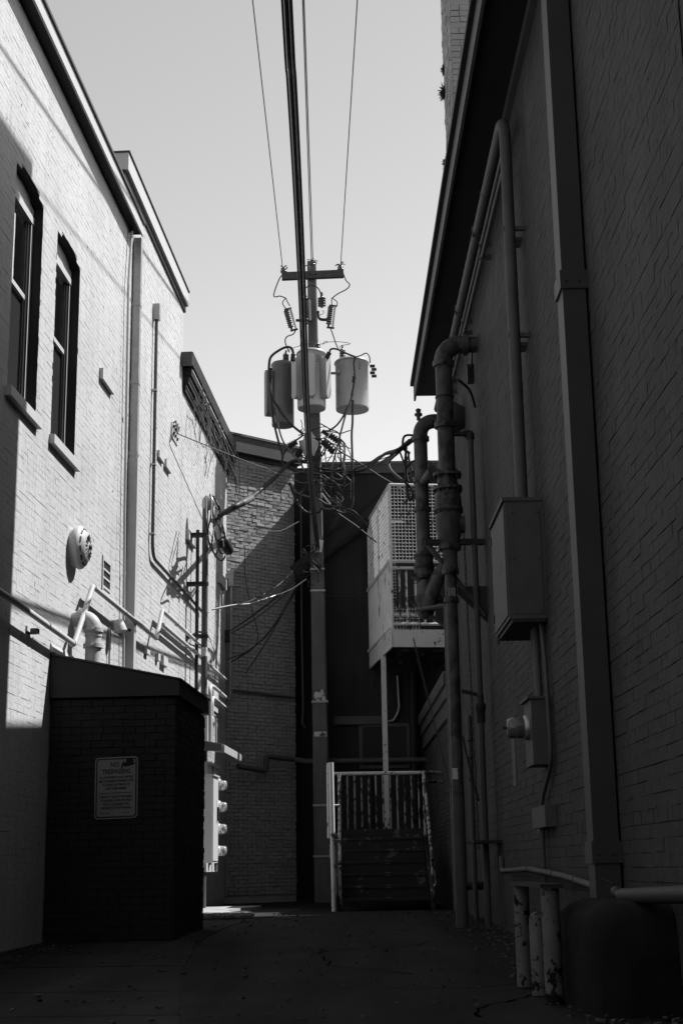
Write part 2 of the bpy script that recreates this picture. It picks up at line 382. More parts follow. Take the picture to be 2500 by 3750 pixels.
# ------------------------------------------------------------------ left building with arched windows
WINS = [(12.27, 13.24), (13.81, 14.81)]; ZS, ZB, RISE = 7.40, 5.14, .11
def win_edge(z, w0, w1):
    if z < 5.02: return None
    if z <= ZS: return (w0, w1)
    if z >= ZS+RISE: return None
    hw = (w1-w0)/2; R_ = (hw*hw+RISE*RISE)/(2*RISE); yy = R_-RISE+(z-ZS); c = sqrt(max(0, R_*R_-yy*yy)); m = (w0+w1)/2
    return (m-c, m+c)
def left_building():
    o = thing('brick_building', 'white painted brick building with arched windows, nearest on the left', 'building', LW.P(12, g(-3, 12)))
    A0, A1, ZT = -18.0, 17.0, 9.088
    mb = MB(); q = lambda a, z, so=-.006: LW.P(a, z, so)
    def rect(a0, a1, z0, z1): mb.add([q(a0, z0), q(a1, z0), q(a1, z1), q(a0, z1)], [(0, 1, 2, 3)])
    xs = [A0]+[v for w_ in WINS for v in w_]+[A1]
    for i in range(0, len(xs), 2): rect(xs[i], xs[i+1], -.2, ZT)
    for w0, w1 in WINS:
        rv = MB(); rect(w0, w1, -.2, 5.03); n = 12; m = (w0+w1)/2
        top = [(w0+(w1-w0)*k/n) for k in range(n+1)]; hw = (w1-w0)/2; R_ = (hw*hw+RISE*RISE)/(2*RISE)
        za = lambda a: ZS+RISE-R_+sqrt(R_*R_-(a-m)**2)
        for a, b in zip(top, top[1:]):
            mb.add([q(a, za(a)), q(b, za(b)), q(b, ZT), q(a, ZT)], [(0, 1, 2, 3)])
            rv.add([q(a, za(a), -.001), q(b, za(b), -.001), q(b, za(b), -.3), q(a, za(a), -.3)], [(0, 1, 2, 3)])     # soffit of the arch
        for a in (w0, w1): rv.add([q(a, 5.03, -.001), q(a, ZS, -.001), q(a, ZS, -.3), q(a, 5.03, -.3)], [(0, 1, 2, 3)])
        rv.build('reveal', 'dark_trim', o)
    mb.pbox(LW, A0, A1, -.2, ZT, -8, -.35)
    mb.build('wall', 'white_brick', o)
    def skip(c0, c1, z):
        segs = [(c0, c1)]
        for w0, w1 in WINS:
            e = win_edge(z, w0, w1)
            if e:
                n = []
                for s0, s1 in segs:
                    if s1 <= e[0] or s0 >= e[1]: n.append((s0, s1)); continue
                    if s0 < e[0]: n.append((s0, e[0]))
                    if s1 > e[1]: n.append((e[1], s1))
                segs = n
        return segs
    bricks(o, LW, 11.0, A1, .1, ZT, 'white_brick', 1, skip, gap=.001, soft=True, proud=.0009, seen=lambda x, y: x > 40 and not (x > 190 and y > 2380) and y < 2740)
    # eave: soffit board, fascia, drip edge, roof slab
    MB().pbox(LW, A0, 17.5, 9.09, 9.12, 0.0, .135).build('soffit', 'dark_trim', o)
    fa = MB().pbox(LW, A0, 17.5, 9.06, 9.22, .137, .16).build('fascia', 'white_trim', o)
    MB().pbox(LW, A0, 17.5, 9.223, 9.26, .10, .185).build('drip_edge', 'grey_trim', fa)
    MB().pbox(LW, A0, 16.99, 9.123, 9.22, -8, .13).build('roof', 'roof', o)
    for w0, w1 in WINS:
        m = (w0+w1)/2; hw = (w1-w0)/2; R_ = (hw*hw+RISE*RISE)/(2*RISE); za = lambda a: ZS+RISE-R_+sqrt(R_*R_-(a-m)**2)
        fr = MB(); d0, d1 = -.16, -.10
        fr.pbox(LW, w0+.004, w0+.07, 5.14, ZS-.02, d0, d1); fr.pbox(LW, w1-.07, w1-.004, 5.14, ZS-.02, d0, d1)
        fr.pbox(LW, w0+.004, w1-.004, ZS-.19, ZS-.11, d0, d1+.01)
        fr.pbox(LW, w0+.004, w1-.004, 5.14, 5.20, d0, d1)
        win = fr.build('window', 'white_trim', o); n = 12
        hd = MB(); ps = [LW.P(w0+.004, ZS-.11, -.13)]+[LW.P(a, za(a)-.004, -.13) for a in [w0+.004+(2*hw-.008)*k/n for k in range(n+1)]]+[LW.P(w1-.004, ZS-.11, -.13)]
        hd.prism(ps, Vector(LW.n)*.02); hd.build('arched_panel', 'white_trim', win)
        st = MB()
        for s_ in (0, 1):                       # sash stiles stepping back
            for k, (i0, i1, dd) in enumerate(((.072, .10, -.125), (.102, .125, -.14))):
                a, b = (w0+i0, w0+i1) if s_ == 0 else (w1-i1, w1-i0)
                st.pbox(LW, a, b, 5.2, ZS-.19, dd-.02, dd)
        st.build('sash', 'white_trim', win)
        MB().pbox(LW, w0+.126, w1-.126, 6.35, 6.40, -.155, -.12).build('meeting_rail', 'white_trim', win)
        MB().pbox(LW, w0+.126, w1-.126, 6.402, ZS-.192, -.150, -.144).build('pane', 'glass', win)
        dk = MB()
        for s_ in (0, 1):
            for i0, i1, dd in ((.0995, .1025, -.1205), (.069, .0725, -.0985), (.1245, .128, -.136)):
                a, b = (w0+i0, w0+i1) if s_ == 0 else (w1-i1, w1-i0)
                dk.pbox(LW, a, b, 5.2, ZS-.19, dd-.02, dd)
        dk.build('weatherstrip', 'iron', win)
        MB().pbox(LW, w0+.126, w1-.126, 5.203, 6.348, -.165, -.158).build('pane', 'dark_glass', win)
        cu = MB()
        for k in range(14):
            a = w0+.1+(w1-w0-.2)*k/14; b = w0+.1+(w1-w0-.2)*(k+1)/14; s_ = -.235+.012*(k % 2)
            if k < 10: cu.pbox(LW, a, b, 6.3, 7.32, s_-.01, s_)
        cu.build('curtain', 'curtain', win)
        MB().pbox(LW, w0+.02, w1-.02, 5.1, ZS-.05, -.298, -.26).build('dark_room_panel', 'iron', win)  # dark panel painted to stand for the unlit room
        MB().pbox(LW, w0-.05, w1+.06, 5.04, 5.138, -.2, .06).build('sill', 'white_trim', win)
left_building()
def parapet_building():
    o = thing('parapet_building', 'taller white brick section with a coping, behind the downspout', 'building', LW.P(19, g(-2.6, 19)))
    mb = MB(); mb.pbox(LW, 17.002, 21.55, -.2, 9.9, -7, -.006); mb.build('wall', 'white_brick', o)
    bricks(o, LW, 17.003, 21.55, .2, 9.75, 'white_brick', 1, None, gap=.0015, soft=True, proud=.002, seen=lambda x, y: not (x < 760 and y > 2500))
    c = MB().pbox(LW, 16.85, 21.60, 9.72, 9.965, -.35, .075).build('coping', 'white_trim', o)
    MB().pbox(LW, 16.84, 21.61, 9.62, 9.717, -.3, .03).build('coping_shadow_strip', 'dark_trim', c)  # dark strip coloured in as the shadow line under the coping
    MB().pbox(LW, 16.83, 21.62, 9.968, 9.985, -.37, .095).build('cap_flashing', 'grey_trim', c)
parapet_building()
def corbel_building():
    o = thing('corbelled_building', 'low white brick section with corbelled eave and dry vines', 'building', LW.P(24, g(-2.4, 24)))
    MB().pbox(LW, 21.553, 26.65, -.2, 8.64, -6, -.006).build('wall', 'white_brick', o)
    bricks(o, LW, 21.56, 26.65, .2, 8.3, 'white_brick', 1, None, soft=True, gap=.002, proud=.0025, seen=lambda x, y: y < 2500)
    for k in range(3): MB().pbox(LW, 21.56-.02*k, 26.66, 8.25+.13*k, 8.377+.13*k, 0, .05*(k+1)).build('corbel_course', 'dark_brick', o)
    for k in range(3): MB().pbox(LW, 21.60, 26.6, 8.380+.13*k-.03, 8.386+.13*k-.03+.02, .05*k+.02, .05*(k+1)+.006).build('corbel_edge', 'white_brick', o)
    gt = MB(); pr = [(.01, 8.66), (.01, 8.83), (.03, 8.83), (.03, 8.68), (.15, 8.68), (.17, 8.84), (.20, 8.84), (.18, 8.66)]
    p0 = [LW.P(21.35, z, s_) for s_, z in pr]; gt.prism(p0, Vector(LW.u)*5.35); gu = gt.build('gutter', 'iron', o)
    MB().pbox(LW, 21.33, 21.349, 8.60, 8.84, .01, .19).build('gutter_end_cap', 'grey_trim', gu)
    MB().pbox(LW, 21.30, 26.7, 8.642, 8.72, -5, .0).build('roof', 'roof', o)
    r = random.Random(3)
    for k in range(46):
        a = 21.7+4.7*r.random(); z = 8.75-.45*r.random(); s_ = .05+.15*r.random(); p = [LW.P(a, z, s_)]
        for j in range(5):
            p.append(p[-1]+Vector((r.uniform(-.06, .10), r.uniform(-.15, .15), r.uniform(-.32, .06))))
        v = MB().tube(crom(p, 3), .004+.004*r.random(), 4).build('vine', 'dry_vine', o)
corbel_building()
# ------------------------------------------------------------------ lean-to shed on the left
def shed():
    o = thing('lean_to_shed', 'dark brick lean-to shed with sloping flashed roof against the white wall', 'shed', LW.P(15, g(-2.3, 15), .6))
    A0, A1, W = 14.15, 16.0, 1.28
    fr = Plane(LW.az+pi/2, 0, start=LW.P(A0, 0)); f0 = float(np.array(LW.P(A0, 0))@fr.u)       # front face, u runs away from the wall
    sd_ = Plane(LW.az, LW.o+W)
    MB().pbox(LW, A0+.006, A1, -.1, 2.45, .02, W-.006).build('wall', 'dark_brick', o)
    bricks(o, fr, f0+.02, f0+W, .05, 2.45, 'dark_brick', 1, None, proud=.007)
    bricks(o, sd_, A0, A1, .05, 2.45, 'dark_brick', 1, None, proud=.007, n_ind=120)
    # sloping roof: high at the wall, low at the outer edge
    rf = MB(); ov = .05
    pts = [LW.P(A0-ov, 2.90, 0), LW.P(A0-ov, 2.62, W+.04), LW.P(A0-ov, 2.47, W+.04), LW.P(A0-ov, 2.47, 0)]
    rf.prism(pts, Vector(LW.u)*(A1-A0+ov+.06)); roof = rf.build('roof', 'flashing', o)
    MB().prism([LW.P(A0-ov-.012, 2.925, 0), LW.P(A0-ov-.012, 2.64, W+.06), LW.P(A0-ov-.012, 2.625, W+.06), LW.P(A0-ov-.012, 2.905, 0)], Vector(LW.u)*(A1-A0+ov+.09)).build('roof_sheet', 'grey_trim', roof)
    MB().prism([LW.P(A0-ov-.015, 2.93, 0), LW.P(A0-ov-.015, 2.93, .05), LW.P(A0-ov-.015, 3.02, .012), LW.P(A0-ov-.015, 3.02, 0)], Vector(LW.u)*1.9).build('wall_flashing', 'white_trim', roof)
    return fr, f0
FR, FR0 = shed()
# ------------------------------------------------------------------ right building
RA1 = 20.5
def right_building():
    o = thing('grey_brick_building', 'tall grey painted brick building in shade along the right side', 'building', RW.P(12, g(1.7, 12)))
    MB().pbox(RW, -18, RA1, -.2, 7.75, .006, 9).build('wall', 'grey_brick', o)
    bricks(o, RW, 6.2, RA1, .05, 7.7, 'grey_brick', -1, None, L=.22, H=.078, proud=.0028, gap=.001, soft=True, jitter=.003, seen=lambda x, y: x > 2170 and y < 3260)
    MB().pbox(RW, -18, RA1+.05, 7.62, 7.72, -.06, -.002).build('frieze_board', 'grey_trim', o)
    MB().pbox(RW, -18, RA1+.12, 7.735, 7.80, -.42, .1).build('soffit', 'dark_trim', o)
    fa = MB().pbox(RW, -18, RA1+.14, 7.66, 7.90, -.452, -.423).build('fascia', 'grey_trim', o)
    MB().pbox(RW, -18, RA1+.16, 7.903, 7.96, -.50, -.40).build('drip_edge', 'dark_trim', fa)
    MB().pbox(RW, -18, RA1+.1, 7.803, 7.90, -.42, 9).build('roof', 'roof', o)
right_building()
def tower():
    y0, y1 = 13.5, 14.55
    T = Plane(pi/2, 0, start=(0, y0, 0)); X0 = yp(1612, 0, y1).x+.01     # front face looks at the camera
    o = thing('brick_chimney', 'massive pale brick chimney with grass tufts rising above the right roof', 'chimney', (X0+1, y0+.5, 7.91))
    MB().box((X0+1.1+.006, (y0+y1)/2+.003, 10.7), (1.1, (y1-y0)/2-.006, 2.79)).build('wall', 'tower_brick', o)
    bricks(o, T, X0, X0+2.2, 7.92, 13.45, 'tower_brick', 1, None, proud=.008, L=.21, H=.07, seen=lambda x, y: x < 1790-.19*y+6)
    sdp = Plane(0, X0); bricks(o, sdp, y0+.002, y1, 7.92, 13.45, 'tower_brick', -1, None, proud=.008, L=.21, H=.07, n_ind=80, seen=lambda x, y: y < 900)
    MB().box((X0+1.1, (y0+y1)/2, 13.56), (1.16, (y1-y0)/2+.06, .07)).build('cap', 'tower_brick', o)
    r = random.Random(5)
    for k, (qx, qy, sz) in enumerate(((1620, 258, .05), (1628, 340, .10), (1634, 605, .085))):
        b = yp(qx, qy, y1-.1); b.x = X0-.01
        tf = MB()
        for j in range(320):
            d = Vector((-abs(r.gauss(.1, .6)), r.gauss(0, .8), r.gauss(.0, .9))).normalized()*sz*(.12+.9*r.random()**2.2)
            e = Vector((r.uniform(-.006, .006), r.uniform(-.008, .008), .006))
            s0 = b+Vector((0, r.uniform(-.04, .04), r.uniform(-.05, .05)))
            tf.add([s0-e*.5, s0+e*.5, s0+d*.6+e*.3+Vector((0, 0, .01)), s0+d], [(0, 1, 2), (0, 2, 3)])
        tag(tf.build('grass_tuft', 'leaf', None, b), ['small grass tuft on the chimney corner, topmost of three', 'bushy grass tuft on the chimney corner, middle of three', 'grass tuft on the chimney corner, lowest of three'][k], 'plant', 'tufts growing from the chimney')
    tf = MB(); b = Vector((X0+.5, y1-.3, 13.63))
    for j in range(160):
        c = b+Vector((r.uniform(-.5, .9), r.uniform(-.5, .25), 0)); d = Vector((r.gauss(0, .12), r.gauss(0, .12), r.uniform(.2, .75))); e = Vector((.018, .01, 0))
        tf.add([c-e, c+e, c+d*.6+e, c+d], [(0, 1, 2), (0, 2, 3)])
    tag(tf.build('chimney_weeds', 'leaf', None, b), 'weeds growing from the top of the brick chimney', 'plant')
tower()
def low_building():
    o = thing('low_brick_building', 'low brick building with stepped cornice boards behind the sprinkler pipes', 'building', RW.P(24, g(1.7, 24)))
    a0, a1, zt = RA1+.25, 28.4, 3.5
    MB().pbox(RW, a0, a1, -.2, zt-.1, .006, 7).build('wall', 'grey_brick', o)
    bricks(o, RW, a0, a1, .15, 2.9, 'grey_brick', -1, None, proud=.007, seen=lambda x, y: x < 1660)
    for k, (z0, z1, s_) in enumerate(((2.92, 3.17, -.05), (3.173, 3.35, -.09), (3.353, 3.5, -.13))):
        MB().pbox(RW, a0, a1, z0, z1, s_, .3).build('cornice_board', 'grey_trim', o)
    MB().pbox(RW, a0, a1, 3.503, 3.54, -.13, 7).build('roof', 'roof', o)
    MB().pbox(RW, a0+2.2, a1, 3.54, 6.9, 1.75, 7).build('shade_wall', 'dark_stucco', o)  # unseen wall added, its height trims the sun patch on the ground
low_building()
def back_left():
    o = thing('end_brick_building', 'white painted brick gable wall closing the left end of the alley', 'building', BWL.P(B0+.8, g(-1.6, 27)))
    W = 1.66
    MB().pbox(BWL, B0-.3, B0+W, -.2, 8.95, -5, -.008).build('wall', 'back_brick', o)
    bricks(o, BWL, B0+.0, B0+W, .3, 8.7, 'back_brick', 1, None, L=.205, H=.071, proud=.011, rough=1.3, gap=.007, jitter=.006, seen=lambda x, y: y < 2250)
    MB().pbox(BWL, B0-.4, B0+W+.06, 8.64, 8.72, -.1, .05).build('frieze_board', 'dark_trim', o)
    MB().pbox(BWL, B0-.4, B0+W+.1, 8.725, 9.04, -.1, .17).build('fascia', 'grey_trim', o)
    MB().pbox(BWL, B0-.4, B0+W+.12, 9.043, 9.09, -5, .2).build('roof', 'roof', o)
back_left()
def back_building():
    Y = 27.3
    o = thing('flat_roof_building', 'dark stuccoed flat roofed building closing the alley behind the pole', 'building', (1, Y, g(0, 30)))
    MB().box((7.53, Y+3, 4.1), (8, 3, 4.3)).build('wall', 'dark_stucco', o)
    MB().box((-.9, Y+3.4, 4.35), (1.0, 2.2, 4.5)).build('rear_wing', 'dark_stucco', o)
    MB().box((7.53, Y-.03, 8.46), (8.01, .025, .09)).build('fascia', 'grey_trim', o)
    MB().box((7.53, Y+2.95, 8.58), (8.02, 3.02, .028)).build('roof', 'roof', o)
    a, b = yp(1112, 2075, Y-.1), yp(1430, 1830, Y-.1)
    dd = (b-a)
    MB().tube([a-dd*.1, a, b, b+dd*.5], .17, 14).build('raking_band', 'dark_stucco', o)
    # panel, window head and conduits low on the wall
    c0, c1 = yp(1222, 2625, Y-.06), yp(1400, 2652, Y-.06)
    MB().box((c0+c1)*.5, ((c1.x-c0.x)/2, .05, (c0.z-c1.z)/2)).build('vent_panel', 'grey_trim', o)
    p = [yp(1455, 2475, Y-.05), yp(1462, 2600, Y-.05), yp(1440, 2640, Y-.05), yp(1418, 2642, Y-.05)]
    MB().tube(fillet(p, .2), .025, 8).build('conduit', 'galv', o)
    p = [yp(1512, 2460, Y-.06), yp(1520, 3000, Y-.06)]
    MB().tube(p, .09, 10).build('downspout', 'dark_trim', o)
    for x_ in (.55, 1.6): MB().box((x_, Y-.006, 4.2), (.012, .006, 4.2)).build('control_joint', 'iron', o)
    for z_ in (3.35, 5.9): MB().box((2.5, Y-.006, z_), (2.9, .006, .012)).build('control_joint', 'iron', o)
    wn = MB().box((.75, Y-.03, 3.0), (.48, .03, .42)).build('window', 'grey_trim', o)
    MB().box((.75, Y-.062, 3.0), (.42, .003, .36)).build('pane', 'dark_glass', wn)
    dr_ = MB().box((.05, Y-.03, 1.3), (.45, .03, 1.1)).build('door', 'dark_trim', o)
    MB().lathe((.4, Y-.06, 1.25), (0, -1, 0), [(0, .02), (.04, .03), (.06, .02)], 10).build('handle', 'galv', dr_)
back_building()
def opposite():                # unseen block added behind the camera to keep sky light out
    o = thing('shade_building', 'dark building closing the alley behind the viewer', 'building', (0, -14, 0))
    MB().box((0, -17, 5.5), (12, 3, 5.7)).build('wall', 'dark_stucco', o)
    MB().box((0, -17, 11.25), (12.2, 3.2, .04)).build('roof', 'roof', o)
opposite()
# ------------------------------------------------------------------ fittings on the left wall
UL, NL = Vector(LW.u), Vector(LW.n); UR, NR = Vector(RW.u), Vector(RW.n); ZZ = Vector((0, 0, 1))
def l(k, x, y, so=0): return LW.at(*px(k, x, y), so)
def r(k, x, y, so=0): return RW.at(*px(k, x, y), so)
def run(name, pts, rad, m, label, cat, fil=.06, n=10, parent=None, straps=None, group=None, strap_mat='iron'):
    """a pipe or conduit: one tube, with straps as parts"""
    pts = [Vector(p) for p in pts]
    if parent is None:
        if straps:
            o = thing(name, label, cat, min(pts, key=lambda q: q.z), group)
            MB().tube(fillet(pts, fil), rad, n).build('pipe', m, o)
            for p, d in straps: MB().tube([Vector(p)-Vector(d)*.012, Vector(p)+Vector(d)*.012], rad*1.25, n).build('strap', strap_mat, o)
            return o
        return tag(MB().tube(fillet(pts, fil), rad, n).build(name, m, None), label, cat, group)
    return MB().tube(fillet(pts, fil), rad, n).build(name, m, parent)
def downspout_left():
    a = LW.hit(500, 1300, .07)[0]; z1 = LW.P(0, 8.86).z
    o = thing('downspout', 'square grey downspout running from the eave down to the shed roof', 'downspout', LW.P(a, 2.7, .07))
    MB().pbox(LW, a-.05, a+.05, 5.9, 9.085, .015, .115).build('upper_length', 'galv', o)
    MB().pbox(LW, a-.062, a+.062, 2.62, 5.98, .008, .13).build('lower_sleeve', 'wall_pipe', o)
    for z in (8.1, 7.0, 6.02): MB().pbox(LW, a-.056, a+.056, z, z+.05, .003, .121).build('strap', 'galv', o)
    MB().lathe(LW.P(a-.063, 3.72, .07), -UL, [(0, .02), (.006, .02)], 10).build('hole', 'iron', o)
downspout_left()
run('thin_conduit', [LW.at(484, 850, 0), LW.at(483, 848, .05), LW.at(471, 1046, .05), LW.at(457, 1880, .05), LW.at(452, 2470, .05)], .018, 'wall_pipe',
    'thin painted conduit beside the square downspout', 'conduit', .03, straps=[(LW.at(466, 1520, .05), ZZ), (LW.at(456, 2100, .05), ZZ)], strap_mat='galv')
def lb_conduit():
    p = [LW.at(571, 1150, .05), LW.at(561, 2035, .05), LW.at(575, 2081, .05), LW.at(741, 2240, .05)]
    p[1] = LW.P(LW.hit(566, 1600, .05)[0], p[3].z+.05, .05); p[0] = LW.P(LW.hit(566, 1600, .05)[0], 8.5, .05); p[2] = LW.P(LW.hit(566, 1600, .05)[0]+.15, p[3].z+.0, .05)
    o = thing('bent_conduit', 'painted conduit with box head, bending along the white wall', 'conduit', p[2])
    MB().tube(fillet([p[0], p[1]-ZZ*.05, p[3]], .25, 8), .024, 10).build('pipe', 'grey_pipe', o)
    a = LW.hit(566, 1600, .05)[0]
    MB().pbox(LW, a-.05, a+.05, 8.48, 8.72, .0, .10).build('box_head', 'galv', o)
    for z in (7.4, 6.3, 5.3): MB().pbox(LW, a-.035, a+.035, z, z+.025, 0, .078).build('strap', 'galv', o)
lb_conduit()
def block(k, x0, y0, ln, h, so, label):
    p = l(k, x0, y0); a = float(np.array(p)@LW.u)
    tag(MB().pbox(LW, a, a+ln, p.z-h, p.z, 0, so).build('wall_anchor', 'white_brick', None), label, 'wall block')
block('B', 672, 825, .62, .13, .05, 'painted projecting anchor block on the white wall right of the second window')
block('B', 1060, 1380, .38, .10, .045, 'short painted anchor block right of the bent conduit, upper of its pair')
block('B', 1105, 1438, .42, .12, .05, 'short painted anchor block right of the bent conduit, lower of its pair')
block('C', 1184, 240, .75, .16, .06, 'painted anchor block on the wall just left of the service mast')
block('C', 1388, 512, .8, .2, .06, 'painted anchor block near the far corner of the white wall')
block('C', 918, 985, .2, .1, .05, 'small painted block beside the downspout foot, first of three')
block('C', 990, 1030, .16, .1, .05, 'small painted block beside the downspout foot, middle of three')
block('C', 1020, 1045, .34, .13, .06, 'painted block beside the downspout foot, last of three')
def gong():
    c = l('C', 462, 385); c.z = LW.hit(*px('C', 500, 380))[1]-.02
    o = thing('fire_alarm_gong', 'round painted fire alarm gong with slotted cover on the white wall', 'alarm gong', c)
    MB().lathe(c, NL, [(0, .205), (.06, .22)], 32).build('back_plate', 'wall_pipe', o)
    sh = MB().lathe(c+NL*.061, NL, [(0, .235), (.03, .238), (.045, .232), (.10, .165), (.115, .145), (.125, .05), (.128, .0)], 32).build('shell', 'wall_pipe', o)
    for k in range(16):
        t = 2*pi*k/16; d = UL*cos(t)+ZZ*sin(t); e = -UL*sin(t)+ZZ*cos(t)
        MB().box(c+NL*.184+d*.095, (.034, .006, .003), (d, e, NL)).build('slot', 'iron', sh)
    for k in range(12):
        t = 2*pi*(k+.5)/12; d = UL*cos(t)+ZZ*sin(t); e = -UL*sin(t)+ZZ*cos(t); nn = (NL*.77+d*.64).normalized()
        MB().box(c+NL*.136+d*.198, (.03, .008, .004), (e, d*.77-NL*.64, nn)).build('rim_slot', 'iron', sh)
    MB().lathe(c+NL*.188, NL, [(0, .03), (.02, .028), (.03, .012)], 12).build('hub', 'grey_pipe', o)
    for txt, zz in (('FIRE', .118), ('ALARM', -.142)): text3(txt, c+NL*.186+ZZ*zz, UL, ZZ, .035, 'grey_pipe', sh)
def text3(txt, p, xdir, ydir, size, m, parent, bold=.0, align='CENTER', xs=1.0, name='lettering'):
    cu = bpy.data.curves.new('lettering', 'FONT'); cu.body = txt; cu.size = size; cu.align_x = align; cu.offset = bold; cu.resolution_u = 2; cu.extrude = .0006
    to = bpy.data.objects.new('lettering', cu); COL.objects.link(to); bpy.context.view_layer.update()
    me = bpy.data.meshes.new_from_object(to.evaluated_get(bpy.context.evaluated_depsgraph_get())); bpy.data.objects.remove(to); bpy.data.curves.remove(cu)
    nn = Vector(xdir).cross(Vector(ydir)); X = Vector(xdir)*xs; off = Vector(parent.location) if parent.parent is None else Vector(parent['_o'])
    for v in me.vertices: v.co = Vector(p)+X*v.co.x+Vector(ydir)*v.co.y+nn*v.co.z-off
    me.materials.clear(); me.materials.append(M[m]); o = bpy.data.objects.new(name, me); COL.objects.link(o); o.parent = parent; o['_o'] = tuple(off); return o
gong()
def vent():
    p = LW.at(376, 2050); q = LW.at(398, 2159); a0 = float(np.array(p)@LW.u); a1 = a0+.36; z1, z0 = p.z+.0, p.z-.30
    o = thing('wall_vent', 'small louvred vent with three slots beside the gong', 'vent', LW.P(a0, z0))
    fr = MB(); fr.pbox(LW, a0-.03, a1+.03, z0-.10, z0, 0, .018); fr.pbox(LW, a0-.03, a1+.03, z1, z1+.05, 0, .018)
    fr.pbox(LW, a0-.03, a0, z0, z1, 0, .018); fr.pbox(LW, a1, a1+.03, z0, z1, 0, .018); fr.build('frame', 'white_trim', o)
    MB().pbox(LW, a0, a1, z0, z1, .0, .004).build('dark_back', 'iron', o)
    for k in (1, 2): MB().pbox(LW, a0, a1, z0+.3*k/3-.012, z0+.3*k/3+.012, .004, .016).build('louvre', 'white_trim', o)
    MB().pbox(LW, a0+.02, a1-.02, z0-.05, z0-.035, .018, .022).build('slot', 'iron', o)
vent()
def standpipe():
    a = LW.hit(268, 2245)[0]; zc = 3.42; so = .23; c = LW.P(a, zc, 0)
    o = thing('standpipe', 'thick painted standpipe elbow rising from the shed roof into the wall', 'pipe', LW.P(a, 2.85, so))
    R_ = .085
    MB().tube([c, LW.P(a, zc, .10)], R_, 20).build('wall_stub', 'wall_pipe', o)
    MB().tube([LW.P(a, zc, .10)]+[LW.P(a, zc-.13+.13*cos(t), .10+.13*sin(t)) for t in [pi/2*k/8 for k in range(1, 9)]]+[LW.P(a, zc-.20, so)], R_+.008, 20).build('elbow', 'wall_pipe', o)
    MB().tube([LW.P(a, zc-.19, so), LW.P(a, 2.82, so)], R_, 20).build('upright', 'wall_pipe', o)
    for p, d in ((LW.P(a, zc, .10), NL), (LW.P(a, zc-.13, so), ZZ), (LW.P(a, zc-.30, so), ZZ)):
        cp = MB().tube([Vector(p)-d*.022, Vector(p)+d*.022], R_+.022, 20).build('coupling', 'wall_pipe', o)
        e = UL if d is not UL else ZZ
        for s_ in (-1, 1):
            b = MB().box(Vector(p)+e*s_*(R_+.035), (.022, .02, .018), (e, d, e.cross(d)))
            b.tube([Vector(p)+e*s_*(R_+.035)-e.cross(d)*.04, Vector(p)+e*s_*(R_+.035)+e.cross(d)*.04], .009, 6); b.build('bolt_lug', 'galv', cp)
    MB().lathe(LW.P(a, 2.80, so), ZZ, [(0, .13), (.03, .12), (.06, .09)], 20).build('roof_collar', 'flashing', o)
standpipe()
# drain lines: long runs along the wall with short risers between them
Zs = (3.10, 3.84, 4.30)
run('drain_pipe', [LW.P(9, Zs[0]+.05, .13), LW.at(49, 2199, .13), LW.P(14.55, Zs[0]-.02, .13), LW.P(15.30, Zs[1], .13), LW.P(19.05, Zs[1], .13), LW.P(19.45, Zs[2], .13), LW.P(22.6, Zs[2]+.02, .13), LW.P(23.5, Zs[2]+.02, .2), LW.P(24.2, Zs[2]-.02, .13)],
    .03, 'wall_pipe', 'long painted drain pipe stepping up along the white wall', 'pipe', .03, straps=[(LW.P(13.5, Zs[0]+.01, .13), UL), (LW.P(14.5, Zs[0]-.02, .13), UL), (LW.P(15.35, Zs[1], .13), UL), (LW.P(17.0, Zs[1], .13), UL), (LW.P(20.6, Zs[2], .13), UL)], strap_mat='wall_pipe')
run('lower_drain_pipe', [LW.at(597, 2288, .1), LW.P(22.4, LW.at(597, 2288, .1).z+.02, .1), LW.P(25.9, LW.at(597, 2288, .1).z+.02, .1)], .03, 'wall_pipe', 'second painted pipe running under the drain pipe behind the mast', 'pipe')
def spout_lamp():
    p = l('C', 695, 850, .0); a = float(np.array(p)@LW.u); z = p.z
    o = thing('wall_lamp', 'small hooded wall lamp beside the standpipe', 'wall lamp', LW.P(a, z-.1, .1))
    MB().lathe(LW.P(a, z+.06, .11), -ZZ+NL*.25, [(0, .02), (.01, .055), (.10, .075), (.15, .08)], 16).build('hood', 'wall_pipe', o)
    MB().tube([LW.P(a, z+.03, 0), LW.P(a, z+.04, .08)], .02, 8).build('bracket', 'wall_pipe', o)
    MB().tube([LW.P(a-.05, z-.04, .03), LW.P(a-.05, 2.75, .03)], .014, 8).build('conduit', 'wall_pipe', o)
spout_lamp()
def hook_bracket():
    p = l('C', 165, 855); a = float(np.array(p)@LW.u)
    o = thing('iron_bracket', 'small rusty bracket under the drain pipe left of the shed', 'bracket', p)
    MB().pbox(LW, a, a+.10, p.z-.05, p.z, 0, .02).build('plate', 'white_brick', o)
    MB().pbox(LW, a+.10, a+.17, p.z-.06, p.z-.01, 0, .09).build('block', 'grey_pipe', o)
hook_bracket()
def anchor_plate():
    a0, z1 = LW.hit(626, 1545); z0 = LW.hit(650, 1634)[1]
    o = thing('guy_anchor', 'bolted iron guy wire anchor plate high on the white wall', 'anchor plate', LW.P(a0, z0))
    MB().pbox(LW, a0, a0+.52, z0-.02, z1, 0, .02).build('plate', 'wall_pipe', o)
    for k in range(3):
        for z in (z1-.04, z0+.06): MB().lathe(LW.P(a0+.1+.16*k, z, .02), NL, [(0, .025), (.025, .025)], 6, False).build('bolt', 'iron', o)
    p = l('B', 1200, 1270, .12)
    for k in range(3): MB().tube(fillet([LW.P(a0+.1+.16*k, z0+.22, .02), LW.P(a0+.1+.16*k, z0+.26, .06), p], .03), .012, 6).build('hook_arm', 'iron', o)
    return p
GUY = anchor_plate()
